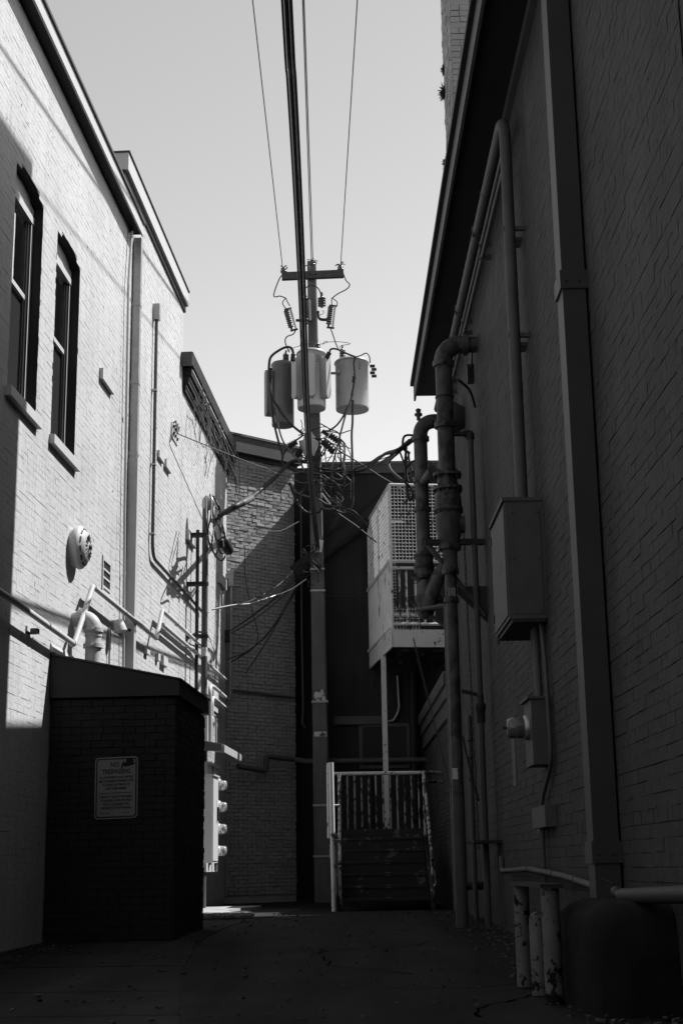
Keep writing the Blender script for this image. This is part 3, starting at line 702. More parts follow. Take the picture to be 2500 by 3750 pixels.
def service_mast():
    a = LW.hit(750, 2200, .28)[0]; so = .28
    o = thing('service_mast', 'tall grey service mast pipe with domed weatherhead on the white wall', 'service mast', LW.P(a, .2, so))
    zt = LW.at(750, 1850, so).z
    MB().tube([LW.P(a, 3.1, so), LW.P(a, zt, so)], .05, 14).build('upper_pipe', 'grey_pipe', o)
    MB().tube([LW.P(a, .2, so), LW.P(a, 3.12, so)], .06, 14).build('lower_pipe', 'grey_pipe', o)
    hd = MB().lathe(LW.P(a, zt-.05, so), ZZ+NL*.4, [(0, .055), (.05, .09), (.12, .11), (.17, .105), (.22, .07), (.24, 0)], 18).build('weatherhead', 'galv', o)
    for z in (zt-.5, 5.2, 4.35, 3.4):
        st = MB(); st.pbox(LW, a-.08, a+.08, z, z+.05, 0, so-.03); st.tube([LW.P(a, z, so), LW.P(a, z+.05, so)], .062, 14); st.build('strap', 'iron', o)
    for z, m_ in ((4.05, 'paper'), (2.85, 'paper')):
        MB().tube([LW.P(a, z, so), LW.P(a, z+.14, so)], .0525, 14).build('sticker', m_, o)
    return a, zt
MA, MZ = service_mast()
run('slim_riser', [LW.P(MA+.35, .6, .1), LW.P(MA+.35, 6.2, .1)], .03, 'iron', 'slim dark riser pipe just behind the service mast', 'pipe')
run('bent_riser', [l('J', 545, 2120, .35), l('J', 545, 560, .35), l('J', 560, 490, .30), l('J', 640, 500, .12), l('J', 1040, 860, .12)], .032, 'wall_pipe', 'painted riser bending over toward the far corner, upper of two', 'pipe', .12)
run('bent_riser', [l('J', 600, 1340, .33), l('J', 605, 880, .33), l('J', 640, 820, .28), l('J', 690, 850, .12), l('J', 1035, 1150, .12)], .03, 'wall_pipe', 'painted riser bending over toward the far corner, lower of two', 'pipe', .12)
run('bent_riser', [l('J', 600, 2100, .3), l('J', 600, 1320, .3), l('J', 690, 1340, .2), l('J', 715, 1500, .2), l('J', 715, 2130, .2)], .018, 'wall_pipe', 'thin looped conduit above the meter canopy', 'conduit', .12)
run('short_riser', [l('J', 430, 2080, .36), l('J', 430, 1350, .36)], .035, 'wall_pipe', 'short painted riser left of the looped conduit above the meters', 'pipe')
def far_mast():
    b = BWL.at(847, 2120, .12)
    o = thing('corner_conduit', 'slim conduit with box head in the far corner of the white wall', 'conduit', BWL.at(845, 2560, .12))
    MB().box(b, (.05, .05, .15)).build('box_head', 'galv', o)
    MB().tube([b, BWL.at(842, 2560, .12)], .03, 10).build('pipe', 'galv', o)
    MB().tube([b+ZZ*.1, b+ZZ*.1-NL*.3], .03, 10).build('arm', 'galv', o)
    MB().box(BWL.at(826, 2330, .1), (.07, .07, .11)).build('junction_box', 'iron', o)
far_mast()
# ------------------------------------------------------------------ electric meters
def meters():
    so = .55; a0, a1 = 21.45, 22.0
    zt, zb = LW.hit(778, 2840, so)[1], LW.hit(778, 3160, so)[1]
    o = thing('service_cabinet', 'tall grey electrical cabinet beside the meter bank', 'cabinet', LW.P(a0, zb, .3))
    MB().pbox(LW, a0, a1, zb, zt, .0, so).build('body', 'meter_grey', o)
    MB().pbox(LW, a0+.02, a1-.03, zb+.03, zt-.04, so, so+.012).build('door', 'meter_grey', o)
    MB().pbox(LW, a0-.02, a1+.02, zt, zt+.02, 0, so+.03).build('rain_lip', 'meter_grey', o)
    MB().pbox(LW, a1-.16, a1-.10, zb+.62, zb+.82, so+.012, so+.04).build('handle', 'iron', o)
    MB().pbox(LW, a1-.17, a1-.08, zb+.83, zb+.93, so+.012, so+.02).build('label_plate', 'paper', o)
    o = thing('meter_bank', 'bank of eight glass electric meters beside the grey cabinet', 'meter bank', LW.P(22.4, .74, .2))
    zb2 = LW.hit(790, 3192, .36)[1]; zt2 = LW.hit(790, 2812, .36)[1]
    MB().pbox(LW, 22.02, 23.2, zb2, zt2, 0, .38).build('panel', 'meter_grey', o)
    MB().pbox(LW, 22.02, 23.22, zt2, zt2+.03, 0, .42).build('rain_lip', 'meter_grey', o)
    MB().pbox(LW, 22.55, 22.57, zb2, zt2, .38, .386).build('seam', 'iron', o)
    for ca in (22.32, 22.95):
        for y in (2873, 2953, 3035, 3116):
            z = LW.hit(809, y, .5)[1]; c = LW.P(ca, z, .38)
            m_ = MB().lathe(c, NL, [(0, .10), (.03, .10), (.035, .085)], 18).build('meter', 'meter_grey', o)
            MB().lathe(c+NL*.036, NL, [(0, .07), (.07, .068)], 14).build('register', 'meter_grey', m_)
            MB().lathe(c+NL*.036, NL, [(0, .082), (.11, .08), (.135, .065), (.14, 0)], 18).build('cover', 'lens', m_)
            MB().pbox(LW, ca-.03, ca+.03, z-.01, z+.02, .48, .488).build('display', 'iron', m_)
            MB().pbox(LW, ca-.05, ca+.05, z-.21, z-.14, .38, .40).build('breaker', 'iron', o)
    # canopy
    zc = LW.hit(800, 2748, .62)[1]
    o = thing('meter_canopy', 'small sloping corrugated canopy over the electric meters', 'canopy', LW.P(22, zc, .3))
    MB().prism([LW.P(21.6, zc+.22, 0), LW.P(21.6, zc+.10, .66), LW.P(21.6, zc, .66), LW.P(21.6, zc, 0)], UL*.03).build('end_panel', 'grey_trim', o)
    mb = MB(); n = 28
    for k in range(n):
        b0 = 21.62+2.1*k/n; b1 = 21.62+2.1*(k+1)/n; h = .03*(k % 2)
        mb.hexa([LW.P(b0, zc+.06+h, .68), LW.P(b1, zc+.06+h, .68), LW.P(b1, zc+.20+h, 0), LW.P(b0, zc+.20+h, 0), LW.P(b0, zc+.075+h, .68), LW.P(b1, zc+.075+h, .68), LW.P(b1, zc+.215+h, 0), LW.P(b0, zc+.215+h, 0)])
    mb.build('corrugated_sheet', 'galv', o)
    for k in range(12):
        b0 = 21.66+2.0*k/12
        MB().pbox(LW, b0, b0+.13, zc-.02, zc+.09, .685, .70).build('fascia_slat', 'meter_grey', o)
    for k in range(4):
        b = 22.15+.25*k
        tag(MB().tube([LW.P(b, zt2, .2), LW.P(b, zc+.02, .2)], .03, 10).build('meter_riser', 'galv', None), 'short grey conduit above the meter bank, '+('nearest to the cabinet', 'second from the cabinet', 'third from the cabinet', 'farthest from the cabinet')[k], 'conduit', 'conduits feeding the meter bank')
meters()
def low_box():
    c = gp(772, 3300); o = thing('ground_box', 'squat dark utility pedestal on the pavement under the meters', 'utility box', c)
    z0 = g(c.x, c.y); c = Vector((c.x-.12, c.y, z0))
    MB().lathe(c, ZZ, [(0, .05), (.16, .05), (.17, .17), (.24, .18), (.27, .12), (.28, 0)], 14).build('cap', 'iron', o)
    MB().tube([c+ZZ*.28, c+ZZ*.62], .012, 6).build('stem', 'galv', o)
low_box()
def debris():
    rr = random.Random(9); mb = MB(); b = gp(780, 3365); v = []
    for k in range(260):
        x = b.x+rr.uniform(-.35, .5); y = b.y+rr.uniform(-.5, .6); h = rr.uniform(.01, .035)
        mb.box((x, y, g(x, y)+.022+h*.6), (h*rr.uniform(.5, 2), h, h*.6), (Vector((cos(k), sin(k), 0)), Vector((-sin(k), cos(k), 0)), ZZ))
    o = mb.build('rubble', 'rubble', None, b); o['kind'] = 'stuff'; o['label'] = 'loose rubble and dry leaves at the shed corner'; o['category'] = 'rubble'
debris()
def grit():
    rr = random.Random(19); mb = MB()
    for k in range(1500):
        t = rr.random()
        if t < .45: y = rr.uniform(6, 20); x = RW.P(y, 0).x-abs(rr.gauss(0, .22))-.02
        elif t < .7: y = rr.uniform(4.5, 14); x = LW.P(y, 0).x+abs(rr.gauss(0, .3))+.03
        else: y = rr.uniform(4.5, 20); x = rr.uniform(-2, 1.4)
        h = rr.uniform(.003, .012)*(1.6 if rr.random() < .1 else 1); a_ = rr.uniform(0, 3)
        mb.box((x, y, g(x, y)+.012+h*.3), (h*rr.uniform(.7, 2.5), h, h*.5), (Vector((cos(a_), sin(a_), rr.uniform(-.3, .3))).normalized(), Vector((-sin(a_), cos(a_), 0)), ZZ))
    o = mb.build('grit', 'grit', None, (0, 8, .03)); o['kind'] = 'stuff'; o['label'] = 'grit and leaf litter scattered over the alley floor'; o['category'] = 'litter'
defm('grit', .06, rough=.95, var=.6, vscale=20)
grit()
# ------------------------------------------------------------------ sign on the shed
def sign():
    X = Vector(FR.u); n = Vector(FR.n); fp = lambda x, y: FR.at(x, y, .02)
    p0 = fp(345, 3002); wd = .43; h = .60; a0 = float(np.array(p0)@FR.u); z0 = p0.z
    o = thing('no_trespassing_sign', 'white no trespassing sign with scratched corner on the dark shed', 'sign', FR.P(a0+wd/2, z0, .02))
    tilt = .028; YD = (ZZ-X*tilt*.3).normalized(); XD = (X+ZZ*tilt).normalized(); O = FR.P(a0, z0, .012)
    def rr(x0, y0, x1, y1, r_, d0, d1, m, name, hole=None):
        pts = []
        for cx, cy, t0 in ((x1-r_, y0+r_, -90), (x1-r_, y1-r_, 0), (x0+r_, y1-r_, 90), (x0+r_, y0+r_, 180)):
            for k in range(5):
                t = radians(t0+22.5*k); pts.append(O+XD*(cx+r_*cos(t))+YD*(cy+r_*sin(t))+n*d0)
        MB().prism(pts, n*(d1-d0)).build(name, m, o)
    rr(0, 0, wd, h, .035, 0, .003, 'sign_white', 'plate')
    rr(.012, .012, wd-.012, h-.012, .028, .0031, .0036, 'sign_ink', 'border')
    rr(.024, .024, wd-.024, h-.024, .02, .0037, .0042, 'sign_white', 'panel')
    T = lambda s_, x, y, sz, xs=.8, b=.0: text3(s_, O+XD*x+YD*y+n*.0052, XD, YD, sz, 'sign_ink', o, b, xs=xs)
    T('NO', wd*.5-.015, .505, .068, .85, .0012); T('TRESPASSING', wd/2, .437, .066, .72, .0012)
    for i, t in enumerate(('ALL FORT MYERS POLICE OFFICERS', 'ARE AUTHORIZED REPRESENTATIVES', 'TO ADVISE ANY PERSON TO', 'LEAVE THESE PREMISES.')): T(t, wd/2, .392-.036*i, .032, .66, .0007)
    MB().box(O+XD*wd/2+YD*.250+n*.0048, (.165, .003, .0004), (XD, YD, n)).build('rule', 'sign_ink', o)
    for i, t in enumerate(('FAILURE TO VACATE THE PREMISE', 'AFTER BEING INSTRUCTED MAY', 'RESULT IN AN ARREST FOR', 'TRESPASSING AFTER WARNING.')): T(t, wd/2, .203-.036*i, .032, .66, .0007)
    for x in (.06, .075, .09, .115, .13, .145, .285, .30, .325, .34): MB().box(O+XD*x+YD*.056+n*.0048, (.0055, .004, .0004), (XD, YD, n)).build('fine_print', 'sign_ink', o)
    rnd = random.Random(4); pts = [(.27, .49), (.285, .545), (.30, .56), (.31, .535), (.325, .575), (.385, .582), (.40, .555), (.39, .54), (.418, .535), (.40, .52), (.36, .508), (.315, .50), (.295, .515), (.283, .488)]
    MB().prism([O+XD*(x-.01)+YD*(y+.0)+n*.0056 for x, y in pts], n*.0004).build('scrawl', 'sign_ink', o)
    for y in (.575, .02): MB().lathe(O+XD*wd/2+YD*y+n*.003, n, [(0, .006), (.004, .004)], 8).build('screw', 'iron', o)
sign()
# ------------------------------------------------------------------ fittings on the right wall
def downspout_right():
    o = thing('downspout', 'large dark rectangular downspout on the grey brick wall', 'downspout', RW.P(9, .45, -.1))
    MB().pbox(RW, 8.88, 9.10, .52, 7.73, -.175, -.02).build('upper_length', 'downspout_paint', o)
    for z in (4.52, .78): 
        st = MB().pbox(RW, 8.865, 9.115, z, z+.13, -.19, -.003).build('strap', 'downspout_paint', o)
        for s_ in (-.15, -.06): MB().lathe(RW.P(8.865, z+.05, s_), -UR, [(0, .009), (.006, .007)], 8).build('screw', 'iron', st)
    MB().pbox(RW, 8.885, 9.095, .30, .515, -.17, -.025).build('outlet', 'grey_pipe', o)
downspout_right()
def conduits():
    # three conduits: up the wall from the trough box, round a bend and away along the wall under the eave
    for k, (so, rad, zt, a, lab) in enumerate(((-.14, .052, 7.35, 11.55, 'thick grey conduit rising from the trough box and bending under the eave'),
                                              (-.10, .021, 7.20, 11.78, 'slim grey conduit beside the thick one, nearer of two'),
                                              (-.10, .021, 7.05, 11.90, 'slim grey conduit beside the thick one, farther of two'))):
        p = [RW.P(a, 3.70, so), RW.P(a, zt, so), RW.P(20.1, zt, so)]
        o = thing('wall_conduit', lab, 'conduit', p[0], 'conduits from the trough box')
        MB().tube(fillet(p, .32, 10), rad, 14).build('pipe', 'grey_pipe', o)
        for z in (6.2, 5.2): MB().pbox(RW, a-.02, a+.02, z-.0, z+.035, so-rad-.006, -.001).build('strap', 'grey_pipe', o)
        for aa in (14.0, 16.2, 18.4): MB().pbox(RW, aa, aa+.03, zt-rad-.006, zt+rad+.006, so-rad-.006, -.001).build('clip', 'grey_pipe', o)
        for aa in (13.1, 15.6): MB().tube([RW.P(aa, zt, so), RW.P(aa+.05, zt, so)], rad*1.08, 14).build('joint', 'grey_pipe', o)
conduits()
def trough():
    a0, a1, z0, z1, s_ = 11.36, 12.35, 2.71, 3.69, -.31
    o = thing('trough_box', 'tall grey sheet metal trough box hanging on the grey wall', 'electrical box', RW.P(a0, z0, -.15))
    b = MB(); b.pbox(RW, a0, a1, z0, z1, s_, -.001); b.build('body', 'grey_pipe', o)
    MB().pbox(RW, a0-.015, a1+.02, z1, z1+.03, s_-.025, -.001).build('lid', 'grey_pipe', o)
    MB().pbox(RW, a0+.03, a1-.03, z0+.03, z1-.03, s_-.012, s_).build('cover', 'grey_pipe', o)
    MB().pbox(RW, a0-.006, a0, z0+.04, z1-.06, s_+.04, -.03).build('end_cover', 'grey_pipe', o)
    MB().pbox(RW, a0, a1, z0-.03, z0-.001, s_+.02, -.02).build('open_bottom', 'iron', o)
    for zz in (z0+.12, z1-.16): MB().pbox(RW, a1-.05, a1-.005, zz, zz+.07, s_-.022, s_-.012).build('hinge', 'iron', o)
    for zz in (z0+.06, (z0+z1)/2, z1-.1):
        for ss in (s_+.06, -.05): MB().lathe(RW.P(a0-.006, zz, ss), -UR, [(0, .008), (.005, .006)], 8).build('screw', 'iron', o)
    MB().pbox(RW, a0+.3, a0+.5, z0+.45, z0+.55, s_-.014, s_-.012).build('caution_label', 'strip_paint', o)
    MB().tube([RW.P(a1-.06, z0, s_+.01), RW.P(a1-.06, z0-.07, s_+.01)], .008, 6).build('latch', 'iron', o)
trough()
def meter_box():
    a0 = RW.hit(1943, 2660, -.17)[0]; z1, z0 = 2.07, 1.55; a0 = 11.45
    o = thing('meter_socket', 'single grey meter socket with glass meter on the grey wall', 'electric meter', RW.P(a0, z0, -.1))
    MB().pbox(RW, a0, a0+.42, z0, z1, -.16, -.001).build('box', 'grey_pipe', o)
    MB().pbox(RW, a0-.02, a0+.44, z1, z1+.02, -.19, -.001).build('lid', 'grey_pipe', o)
    c = RW.P(a0+.21, 1.86, -.16)
    MB().lathe(c, -NR, [(0, .10), (.035, .10), (.04, .088)], 20).build('ring', 'galv', o)
    MB().lathe(c-NR*.041, -NR, [(0, .07), (.05, .07)], 16).build('register', 'strip_paint', o)
    MB().lathe(c-NR*.041, -NR, [(0, .087), (.10, .086), (.13, .07), (.137, 0)], 20).build('cover', 'dark_lens', o)
    MB().lathe(c-NR*.178, -NR, [(0, .012), (.03, .012)], 8).build('reset_knob', 'iron', o)
    for k in (0, 1):
        p = [RW.P(a0+.12+.12*k, z1, -.07), RW.P(11.62+.2*k, 2.69, -.07)]
        run('feed_conduit', p, .03-.012*k, 'grey_pipe', ('thick feed pipe between trough box and meter socket', 'thin feed pipe between trough box and meter socket')[k], 'conduit')
meter_box()
run('slim_conduit', [RW.P(11.45, 2.69, -.05), RW.P(11.35, 2.35, -.04), RW.P(11.30, 1.55, -.04), RW.P(11.95, 1.27, -.04), RW.P(12.0, .08, -.04)], .016, 'grey_pipe', 'slim conduit winding down the grey wall past the meter socket', 'conduit', .15)
def strip():
    a0, z1 = RW.hit(1873, 2667, -.01); z0 = RW.hit(1885, 2878, -.01)[1]; a0 = 13.75
    o = thing('warning_strip', 'narrow pale printed warning strip below the meter socket', 'label plate', RW.P(a0, z0))
    MB().pbox(RW, a0, a0+.26, z0, z1, -.012, -.002).build('plate', 'strip_paint', o)
    for k in range(4): MB().pbox(RW, a0+.06, a0+.2, z0+.06+.13*k, z0+.13+.13*k, -.0135, -.0122).build('print', 'grey_trim', o)
strip()
def bracket_r():
    a, z = RW.hit(1985, 2960)
    o = thing('joist_bracket', 'stubby painted steel bracket low on the grey wall', 'bracket', RW.P(a, z-.2))
    MB().pbox(RW, a-.75, a, z-.17, z, -.09, -.001).build('arm', 'grey_pipe', o)
    MB().pbox(RW, a-.0, a+.18, z-.2, z-.02, -.03, -.001).build('plate', 'grey_pipe', o)
bracket_r()
run('low_drain', [r('R5', 525, 605, -.08), r('R5', 530, 690, -.08), RW.P(12.6, .74, -.08), RW.P(10.7, .69, -.08), RW.P(9.35, .63, -.08)], .026, 'grey_pipe',
    'low painted drain line with upturned stub on the grey wall', 'pipe', .05, straps=[(RW.P(12.6, .74, -.08), UR), (RW.P(11.2, .70, -.08), UR), (RW.P(10.2, .665, -.08), UR)], strap_mat='grey_pipe')
def ledge_pipe():
    o = thing('water_pipe', 'thick grey water pipe with tap along the lower right wall', 'pipe', RW.P(7, .5, -.15))
    MB().tube(fillet([RW.P(4.0, .70, -.15), RW.P(8.25, .60, -.15), RW.P(8.45, .58, -.02)], .08), .042, 14).build('pipe', 'downspout_paint', o)
    t = MB().lathe(RW.P(8.45, .60, -.12), UR+ZZ*.2, [(0, .02), (.06, .02), (.07, .032), (.11, .03)], 10).build('tap', 'grey_pipe', o)
    MB().tube([RW.P(8.5, .66, -.14), RW.P(8.55, .69, -.2)], .008, 6).build('tap_handle', 'iron', t)
ledge_pipe()
def plinth():
    o = thing('concrete_plinth', 'rounded dark concrete plinth behind the bollards at the wall foot', 'plinth', RW.P(8, .02, -.25))
    mb = MB(); n = 6; pr = [(-.45, -.1), (-.45, .42), (-.43, .50), (-.38, .55), (-.30, .57), (-.01, .58), (-.01, -.1)]
    q_ = random.Random(2); N_ = 16; vs = []
    pr = [(-.46, -.1), (-.455, .1), (-.46, .28), (-.45, .42), (-.43, .50), (-.385, .55), (-.30, .575), (-.15, .58), (-.01, .585)]
    for j in range(N_+1):
        m_ = min(j, N_-j); a_ = 7.55+1.35*j/N_+(0, -.05, -.06, -.03)[m_]*(1 if j < N_/2 else -1) if m_ < 4 else 7.55+1.35*j/N_; e_ = (.55, .86, .95, .99)[m_] if m_ < 4 else 1
        for s_, z in pr: t_ = RW.P(a_, z*e_+q_.uniform(-.012, .012), s_*e_+q_.uniform(-.014, .014)); vs.append(t_)
    k_ = len(pr); mb.add(vs, [(j*k_+i, j*k_+i+1, (j+1)*k_+i+1, (j+1)*k_+i) for j in range(N_) for i in range(k_-1)], True)
    for j in (0, N_): mb.add([vs[j*k_+i] for i in range(k_)]+[RW.P(7.55+1.35*j/N_, -.1, -.01)], [tuple(range(k_+1))])
    mb.build('block', 'plinth', o)
plinth()
def bollards():
    labs = ['peeling white bollard nearest the viewer, front of three', 'peeling white bollard farthest from the viewer, rear of three', 'short round topped bollard between the two peeling ones']
    for k, (x, y, rad, h) in enumerate(((2031, 3678, .052, .645), (1922, 3616, .050, .645), (1978, 3648, .05, .50))):
        c = gp(x, y); c.z = g(c.x, c.y)-.02
        o = thing('bollard', labs[k], 'bollard', c, 'bollards guarding the wall')
        if k < 2: MB().lathe(c, ZZ, [(0, rad*1.02), (.2, rad), (h, rad)], 18).build('post', 'bollard_paint', o)
        else: MB().lathe(c, ZZ, [(0, rad), (h-.04, rad), (h-.015, rad*.8), (h, rad*.4), (h+.004, 0)], 18).build('post', 'bollard_paint', o)
        MB().lathe(c, ZZ, [(0, rad*1.25), (.025, rad*1.2)], 14).build('footing', 'plinth', o)
    a, b = gp(2031, 3678), gp(1922, 3616); z = g(1, 8)+.63; d = (b-a); d.z = 0; L_ = d.length; d.normalize()
    tag(MB().box(Vector(((a.x+b.x)/2, (a.y+b.y)/2, z+.01)), (L_/2+.08, .065, .010), (d, Vector((d.y, -d.x, 0)), ZZ)).build('cap_plate', 'iron', None), 'flat iron plate joining the tops of the two tall bollards', 'plate')
bollards()
# ------------------------------------------------------------------ sprinkler risers
def coupling(o, p, d, rad, m='riser', n=18, lug=True):
    d = Vector(d).normalized(); c = MB().tube([Vector(p)-d*.03, Vector(p)+d*.03], rad, n).build('coupling', m, o)
    if lug:
        e = d.orthogonal().normalized() if abs(d.z) < .9 else UR
        for s_ in (-1, 1): MB().box(Vector(p)+e*s_*(rad+.02), (.03, .025, .02), (e, d, e.cross(d))).build('bolt_lug', 'iron', c)
def flange(o, p, rad, t=.035, bolts=8):
    f = MB().tube([Vector(p)-ZZ*t/2, Vector(p)+ZZ*t/2], rad, 22).build('flange', 'riser', o)
    for k in range(bolts):
        q = Vector(p)+Vector((cos(k*2*pi/bolts), sin(k*2*pi/bolts), 0))*(rad-.022)
        MB().tube([q-ZZ*(t/2+.03), q+ZZ*(t/2+.03)], .012, 6).build('bolt', 'iron', f)
def riser1():
    so = -.40; a = 15.75; c = lambda z, s_=so, aa=a: RW.P(aa, z, s_)
    zy = lambda y: RW.hit(1640, y, so)[1]
    o = thing('sprinkler_riser', 'near peeling sprinkler riser with alarm valve and elbow into the wall', 'sprinkler riser', c(.08))
    zt = 6.72; R_ = .098
    MB().tube([c(zt, 0), c(zt, -.14)], R_*.98, 20).build('wall_stub', 'riser', o)
    MB().tube([c(zt, -.13)]+[c(zt-.2+.2*cos(t), -.2-.2*sin(t)) for t in [pi/2*k/8 for k in range(9)]]+[c(zt-.24)], R_+.01, 20).build('elbow', 'riser', o)
    coupling(o, c(zt, -.14), NR, R_+.03); coupling(o, c(zt-.24), ZZ, R_+.03)
    z1 = zy(1728)
    MB().tube([c(zt-.24), c(z1)], R_, 20).build('upper_pipe', 'riser', o)
    coupling(o, c(zy(1520)), ZZ, R_+.03); MB().tube([c(zy(1400)-.01), c(zy(1400)+.01)], R_+.012, 20).build('band', 'iron', o)
    flange(o, c(z1), .165)
    MB().tube([c(z1-.02), c(zy(1780))], .115, 20).build('spool', 'riser', o); flange(o, c(zy(1785)), .17)
    MB().lathe(c(zy(1790)), -ZZ, [(0, .13), (.08, .15), (.22, .155), (.27, .14)], 22).build('alarm_valve', 'riser', o)
    for y in (1812, 1845): MB().lathe(c(zy(y))-UR*.14-NR*.04, -UR, [(0, .03), (.02, .028)], 12).build('plug', 'riser', o)
    flange(o, c(zy(1870)), .17)
    z2 = zy(2010)
    MB().lathe(c(zy(1875)), -ZZ, [(0, .12), (.06, .15), (.2, .155), (.33, .125), (.40, .11)], 22).build('check_valve', 'riser', o)
    MB().lathe(c(zy(1930))+NR*.1, NR, [(0, .1), (.08, .1)], 18).build('valve_cover', 'riser', o)
    coupling(o, c(z2-.03), ZZ, .13)
    MB().tube([c(z2), c(zy(2110))], .085, 18).build('reducer', 'riser', o); coupling(o, c(zy(2115)), ZZ, .095)
    MB().tube([c(zy(2110)), c(.05)], .066, 18).build('lower_pipe', 'riser', o)
    coupling(o, c(zy(2225)), ZZ, .085)
    z3 = zy(2935); MB().tube([c(.05), c(z3)], .0685, 18).build('pale_sleeve', 'grey_pipe', o)
    for y, m_ in ((2860, 'paper'),): MB().box(c(zy(y))-UR*.066-NR*.03, (.03, .004, .06), (NR, UR, ZZ)).build('torn_sticker', m_, o)
    st = MB().box(c(zy(2200))-UR*.0665, (.042, .002, .055), (NR, UR, ZZ)).build('sticker', 'sign_white', o)
    cc = c(zy(2200))-UR*.0688
    dr = MB()
    for k in range(14):
        t0, t1 = 2*pi*k/14, 2*pi*(k+1)/14
        dr.tube([cc+NR*.022*cos(t0)+ZZ*(.008+.022*sin(t0)), cc+NR*.022*cos(t1)+ZZ*(.008+.022*sin(t1))], .002, 4)
    dr.tube([cc-NR*.02-ZZ*.035, cc+NR*.02-ZZ*.035], .002, 4); dr.build('sticker_drawing', 'sign_ink', st)
    # wall brackets
    zb = zy(2000)
    b = MB(); b.pbox(RW, a-.04, a+.04, zb-.03, zb+.03, so-.28, -.001); b.build('bracket_arm', 'iron', o)
    MB().tube([RW.P(a, zb-.02, so-.25), RW.P(a, zb-.85, -.02)], .03, 8).build('bracket_brace', 'riser', o)
    b = MB(); zc = zy(2240); b.prism([RW.P(a, zc+.2, -.002), RW.P(a, zc+.2, so+.07), RW.P(a, zc+.12, so+.07), RW.P(a, zc-.22, -.002)], UR*.03); b.build('gusset', 'iron', o)
    # branch drain
    o2 = thing('drain_riser', 'dark drain pipe teeing off the near sprinkler riser', 'pipe', RW.P(15.35, .1, -.12))
    zd = zy(1556)
    MB().tube([c(zd, so+.09), RW.P(a, zd, -.16)], .032, 10).build('branch', 'iron', o2)
    MB().lathe(RW.P(a, zd, -.19), NR, [(0, .045), (.07, .045)], 12).build('elbow', 'iron', o2)
    MB().tube([RW.P(a, zd+.03, -.12), RW.P(a, .12, -.12)], .036, 12).build('pipe', 'grey_pipe', o2)
    for z in (zd-.02,): MB().tube([RW.P(a, z-.05, -.12), RW.P(a, z+.02, -.12)], .05, 12).build('collar', 'iron', o2)
    v = MB().lathe(RW.P(a, 2.30, -.12), ZZ, [(0, .05), (.12, .05), (.14, .06), (.2, .06), (.22, .04), (.3, .04)], 12).build('valve', 'iron', o2)
    MB().box(RW.P(a, 2.62, -.2), (.12, .012, .02), (NR+ZZ*-.25, UR, ZZ)).build('valve_lever', 'iron', o2)
    return a, so, zy
RA, RSO, RZY = riser1()
def riser2():
    so = -.40; a = 20.15; c = lambda z, s_=so, aa=a: RW.P(aa, z, s_)
    zy = lambda y: RW.hit(1548, y, so)[1]
    o = thing('sprinkler_riser', 'far peeling sprinkler riser with pump valve, beside the balcony', 'sprinkler riser', c(3.6))
    R_ = .10; zt = zy(1530)
    MB().tube([c(zt+.16, -.01), c(zt+.16, -.20)]+[c(zt-.04+.2*cos(t), -.2-.2*sin(t)) for t in [pi/2*k/8 for k in range(9)]]+[c(zt-.1)], R_+.008, 20).build('elbow', 'riser', o)
    MB().tube([c(zt-.08), c(zy(2035))], R_, 20).build('upper_pipe', 'riser', o)
    coupling(o, c(zy(1562)), ZZ, R_+.03); coupling(o, c(zy(1740)), ZZ, R_+.03); coupling(o, c(zy(1860)), ZZ, R_+.025)
    v = MB().lathe(c(zy(2035)), -ZZ, [(0, .12), (.04, .14), (.08, .13), (.30, .14), (.34, .13), (.38, .1)], 22).build('pump_valve', 'riser', o)
    for y in (2045, 2090): MB().lathe(c(zy(y)), -ZZ, [(0, .15), (.03, .15)], 22).build('flange', 'iron', v)
    MB().lathe(c(zy(2145)), -ZZ, [(0, .09), (.06, .115), (.30, .115), (.36, .09)], 18).build('valve_body', 'riser', o)
    # diagonal branch and lower bend
    p0 = RW.at(1600, 2060, -.3); p1 = RW.at(1560, 2190, -.42); p2 = RW.at(1568, 2262, -.3)
    p0, p1 = RW.P(a-.1, p0.z, -.22), RW.P(a-.1, p1.z, -.36)
    MB().tube([p0+NR*.1+ZZ*.15, p0, p1, p1-ZZ*.1], .105, 18).build('diagonal_branch', 'riser', o)
    MB().lathe(c(zy(2205)), -ZZ, [(0, .15), (.1, .155), (.25, .13), (.33, .08), (.34, 0)], 18).build('lower_bend', 'riser', o)
    MB().lathe(c(zt+.18)-NR*.02, ZZ, [(0, .03), (.06, .03), (.07, .06), (.1, .06), (.11, .03), (.16, .045), (.18, .02)], 10).build('air_valve', 'riser', o)
    for zz, ln in ((zy(2130), .3), (zy(2235), .36)):
        MB().pbox(RW, a-.03, a+.03, zz, zz+.05, so-.2, -.001).build('bracket_arm', 'iron', o)
        MB().tube([RW.P(a-.05, zz, so-.18), RW.P(a-.05, zz-.42, -.02)], .028, 8).build('bracket_brace', 'riser', o)
    MB().tube([c(zy(1750)), RW.P(a-.7, zy(1750), -.3)], .06, 12).build('side_branch', 'riser', o)
    for k in (0, 1):
        q = [RW.P(a-.15-.25*k, zy(2268)-.03*k, so-.15), RW.P(a-.5-.25*k, zy(2268)-.03*k, -.16), RW.P(a-.6-.25*k, .2, -.16)]
        run('trim_pipe', q, .022, 'grey_pipe', ('slim trim pipe dropping beside the near riser, left of two', 'slim trim pipe dropping beside the near riser, right of two')[k], 'pipe', .06)
riser2()
